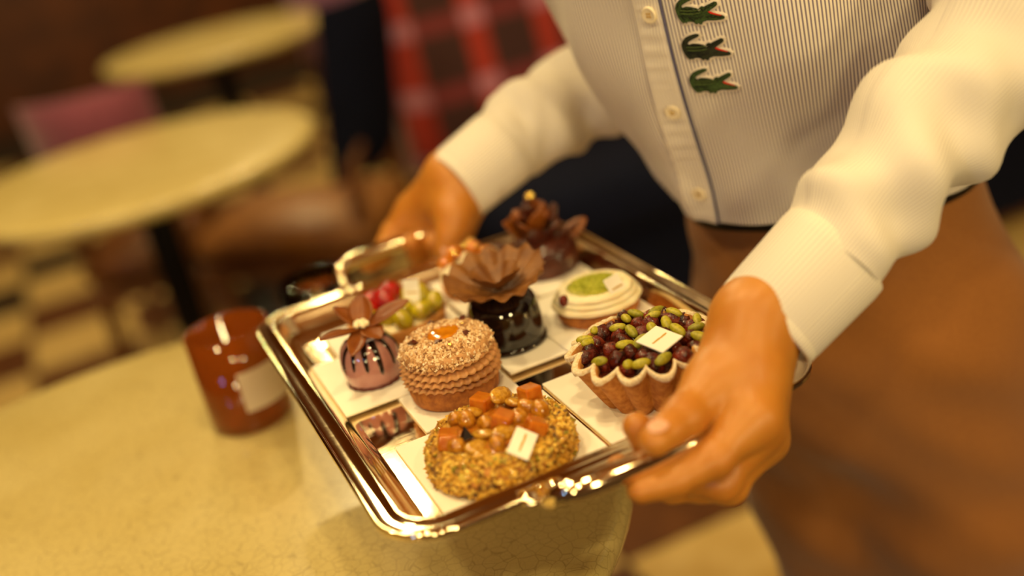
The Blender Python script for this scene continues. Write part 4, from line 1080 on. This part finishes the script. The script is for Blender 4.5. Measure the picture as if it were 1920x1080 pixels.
        fold = fold + 0.13 * (np.maximum(0, np.sin(l * 88 + 1.7 * np.sin(th + f3))) ** 3 - 0.25) * (0.5 + 0.5 * np.cos(th - f1))
        fold = 1 + (fold - 1) * np.clip(l / 0.02, 0.2, 1)
        V = cen + (V0 - cen) * (rad[:, None] * fold)[..., None]
        UV = np.stack([np.repeat(th * r1, 90, 0), np.repeat(L[:, None], n, 1)], -1)
        MB().add(V.reshape(-1, 3), F, uv=UV.reshape(-1, 2)).build('sleeve', M['shirt_sleeve'], sh)
        # cuff: double layer with a stitched edge
        prof = [(r0 - 0.003, 0.02), (r0 - 0.0025, 0.0), (r0 - 0.0012, -0.0012), (r0 + 0.0002, 0.0), (r0 + 0.0004, 0.004), (r0 - 0.0002, 0.0045), (r0 + 0.0006, 0.0056), (r0 + 0.0022, 0.050), (r0 + 0.0018, 0.056), (r0 - 0.002, 0.058)]
        V, F = lathe(prof, 72, lambda th, i: 1 + 0.04 * math.sin(2 * th + f1) + 0.02 * math.sin(3 * th + f2))
        z = ax; x = np.cross((0, 0, 1.0), z); x /= np.linalg.norm(x); y = np.cross(z, x)
        UVc = [(math.atan2(p[1], p[0]) * r0, p[2]) for p in V]
        MB().add(V, F, mat=np.stack([x, y, z], 1), off=C, uv=UVc).build('cuff', M['shirt_sleeve'], sh)
    sleeve(HAND_R, ELR, SHR, 0.0310, 0.043, 0.062, 3, -0.004)
    sleeve(HAND_L, ELL, SHL, 0.0305, 0.043, 0.060, 9, 0.003, (.003, -.001, -.003))
shirt()

# --- trousers, belt, shoes
def trousers():
    n = 96; ph = np.linspace(-PI, PI, n, endpoint=False)
    def ring(z, px, py, a, bf, bn):
        b = np.where(ph < 0, bf, bn); x = a * np.cos(ph) - a; y = b * np.sin(ph)
        return np.stack([px + NF[0] * x + TL[0] * y, py + NF[1] * x + TL[1] * y, np.full(n, z)], -1)
    tv = np.array((TL[0], TL[1], 0)); C = np.array((.505, .759, 0.0)); h = 0.008
    lo = np.array((.33, .50, -.83)); hi = np.array((.80, .98, .10)); P = field(lo, hi, h)
    d = smin(cone(P, C + tv * .052 + (0, 0, .065), C + tv * .060 + (.015, .008, -.13), .090, .094), cone(P, C + tv * .012 + (0, 0, .065), C + tv * .004 + (.010, .004, -.13), .090, .100), .05)
    for s in (-1, 1):
        hip = C + tv * (.040 + s * .052) + (.012, 0, -.10)
        p = [hip, hip + (.030, .016, -.18), hip + (.060, .032, -.36), hip + (.100, .052, -.55), hip + (.115, .06, -.715)]
        for a, b, ra, rb in ((p[0], p[1], .088, .084), (p[1], p[2], .084, .074), (p[2], p[3], .074, .068), (p[3], p[4], .068, .066)):
            d = smin(d, cone(P, a, b, ra, rb), .025)
        foot = p[-1]
        V, F = ellipsoid(.135, .045, .05, 20, 12); V = np.array(V); V[:, 2] = np.where(V[:, 2] < -.030, -.030, V[:, 2]); V[:, 0] -= .06
        ang = math.atan2(-NF[1], -NF[0])
        pbuild(MB().add(V, F, mat=rotm('Z', ang), off=(foot[0], foot[1], -TZ + .0305)), 'shoe', M['shoe'])
    d += 0.0025 * np.sin(P[..., 2] * 75 + P[..., 0] * 40) * np.sin(P[..., 1] * 50)
    d = np.maximum(d, P[..., 2] - .072)
    mb = MB().add(*surface_nets(d, lo, h))
    tr = pbuild(mb, 'trousers', M['trousers'])
    P = np.array([ring(z, .4122 - d * .85, .7042 - d * .5, .1020 + d, .0660 + d, .1440 + d) for z, d in ((.0245, 0), (.0247, .0030), (.0535, .0030), (.054, 0))])
    MB().add(*grid(P, closev=True)).build('belt', M['belt'], tr)
trousers()
V, F = ellipsoid(.102, .088, .115, 32, 20, 0.03, 1); V = np.array(V); V[:, 2] = np.maximum(V[:, 2], -.03)
pbuild(MB().add(V, F, off=HEAD + np.array((.016, .010, .022))), 'hair', M['hair'])
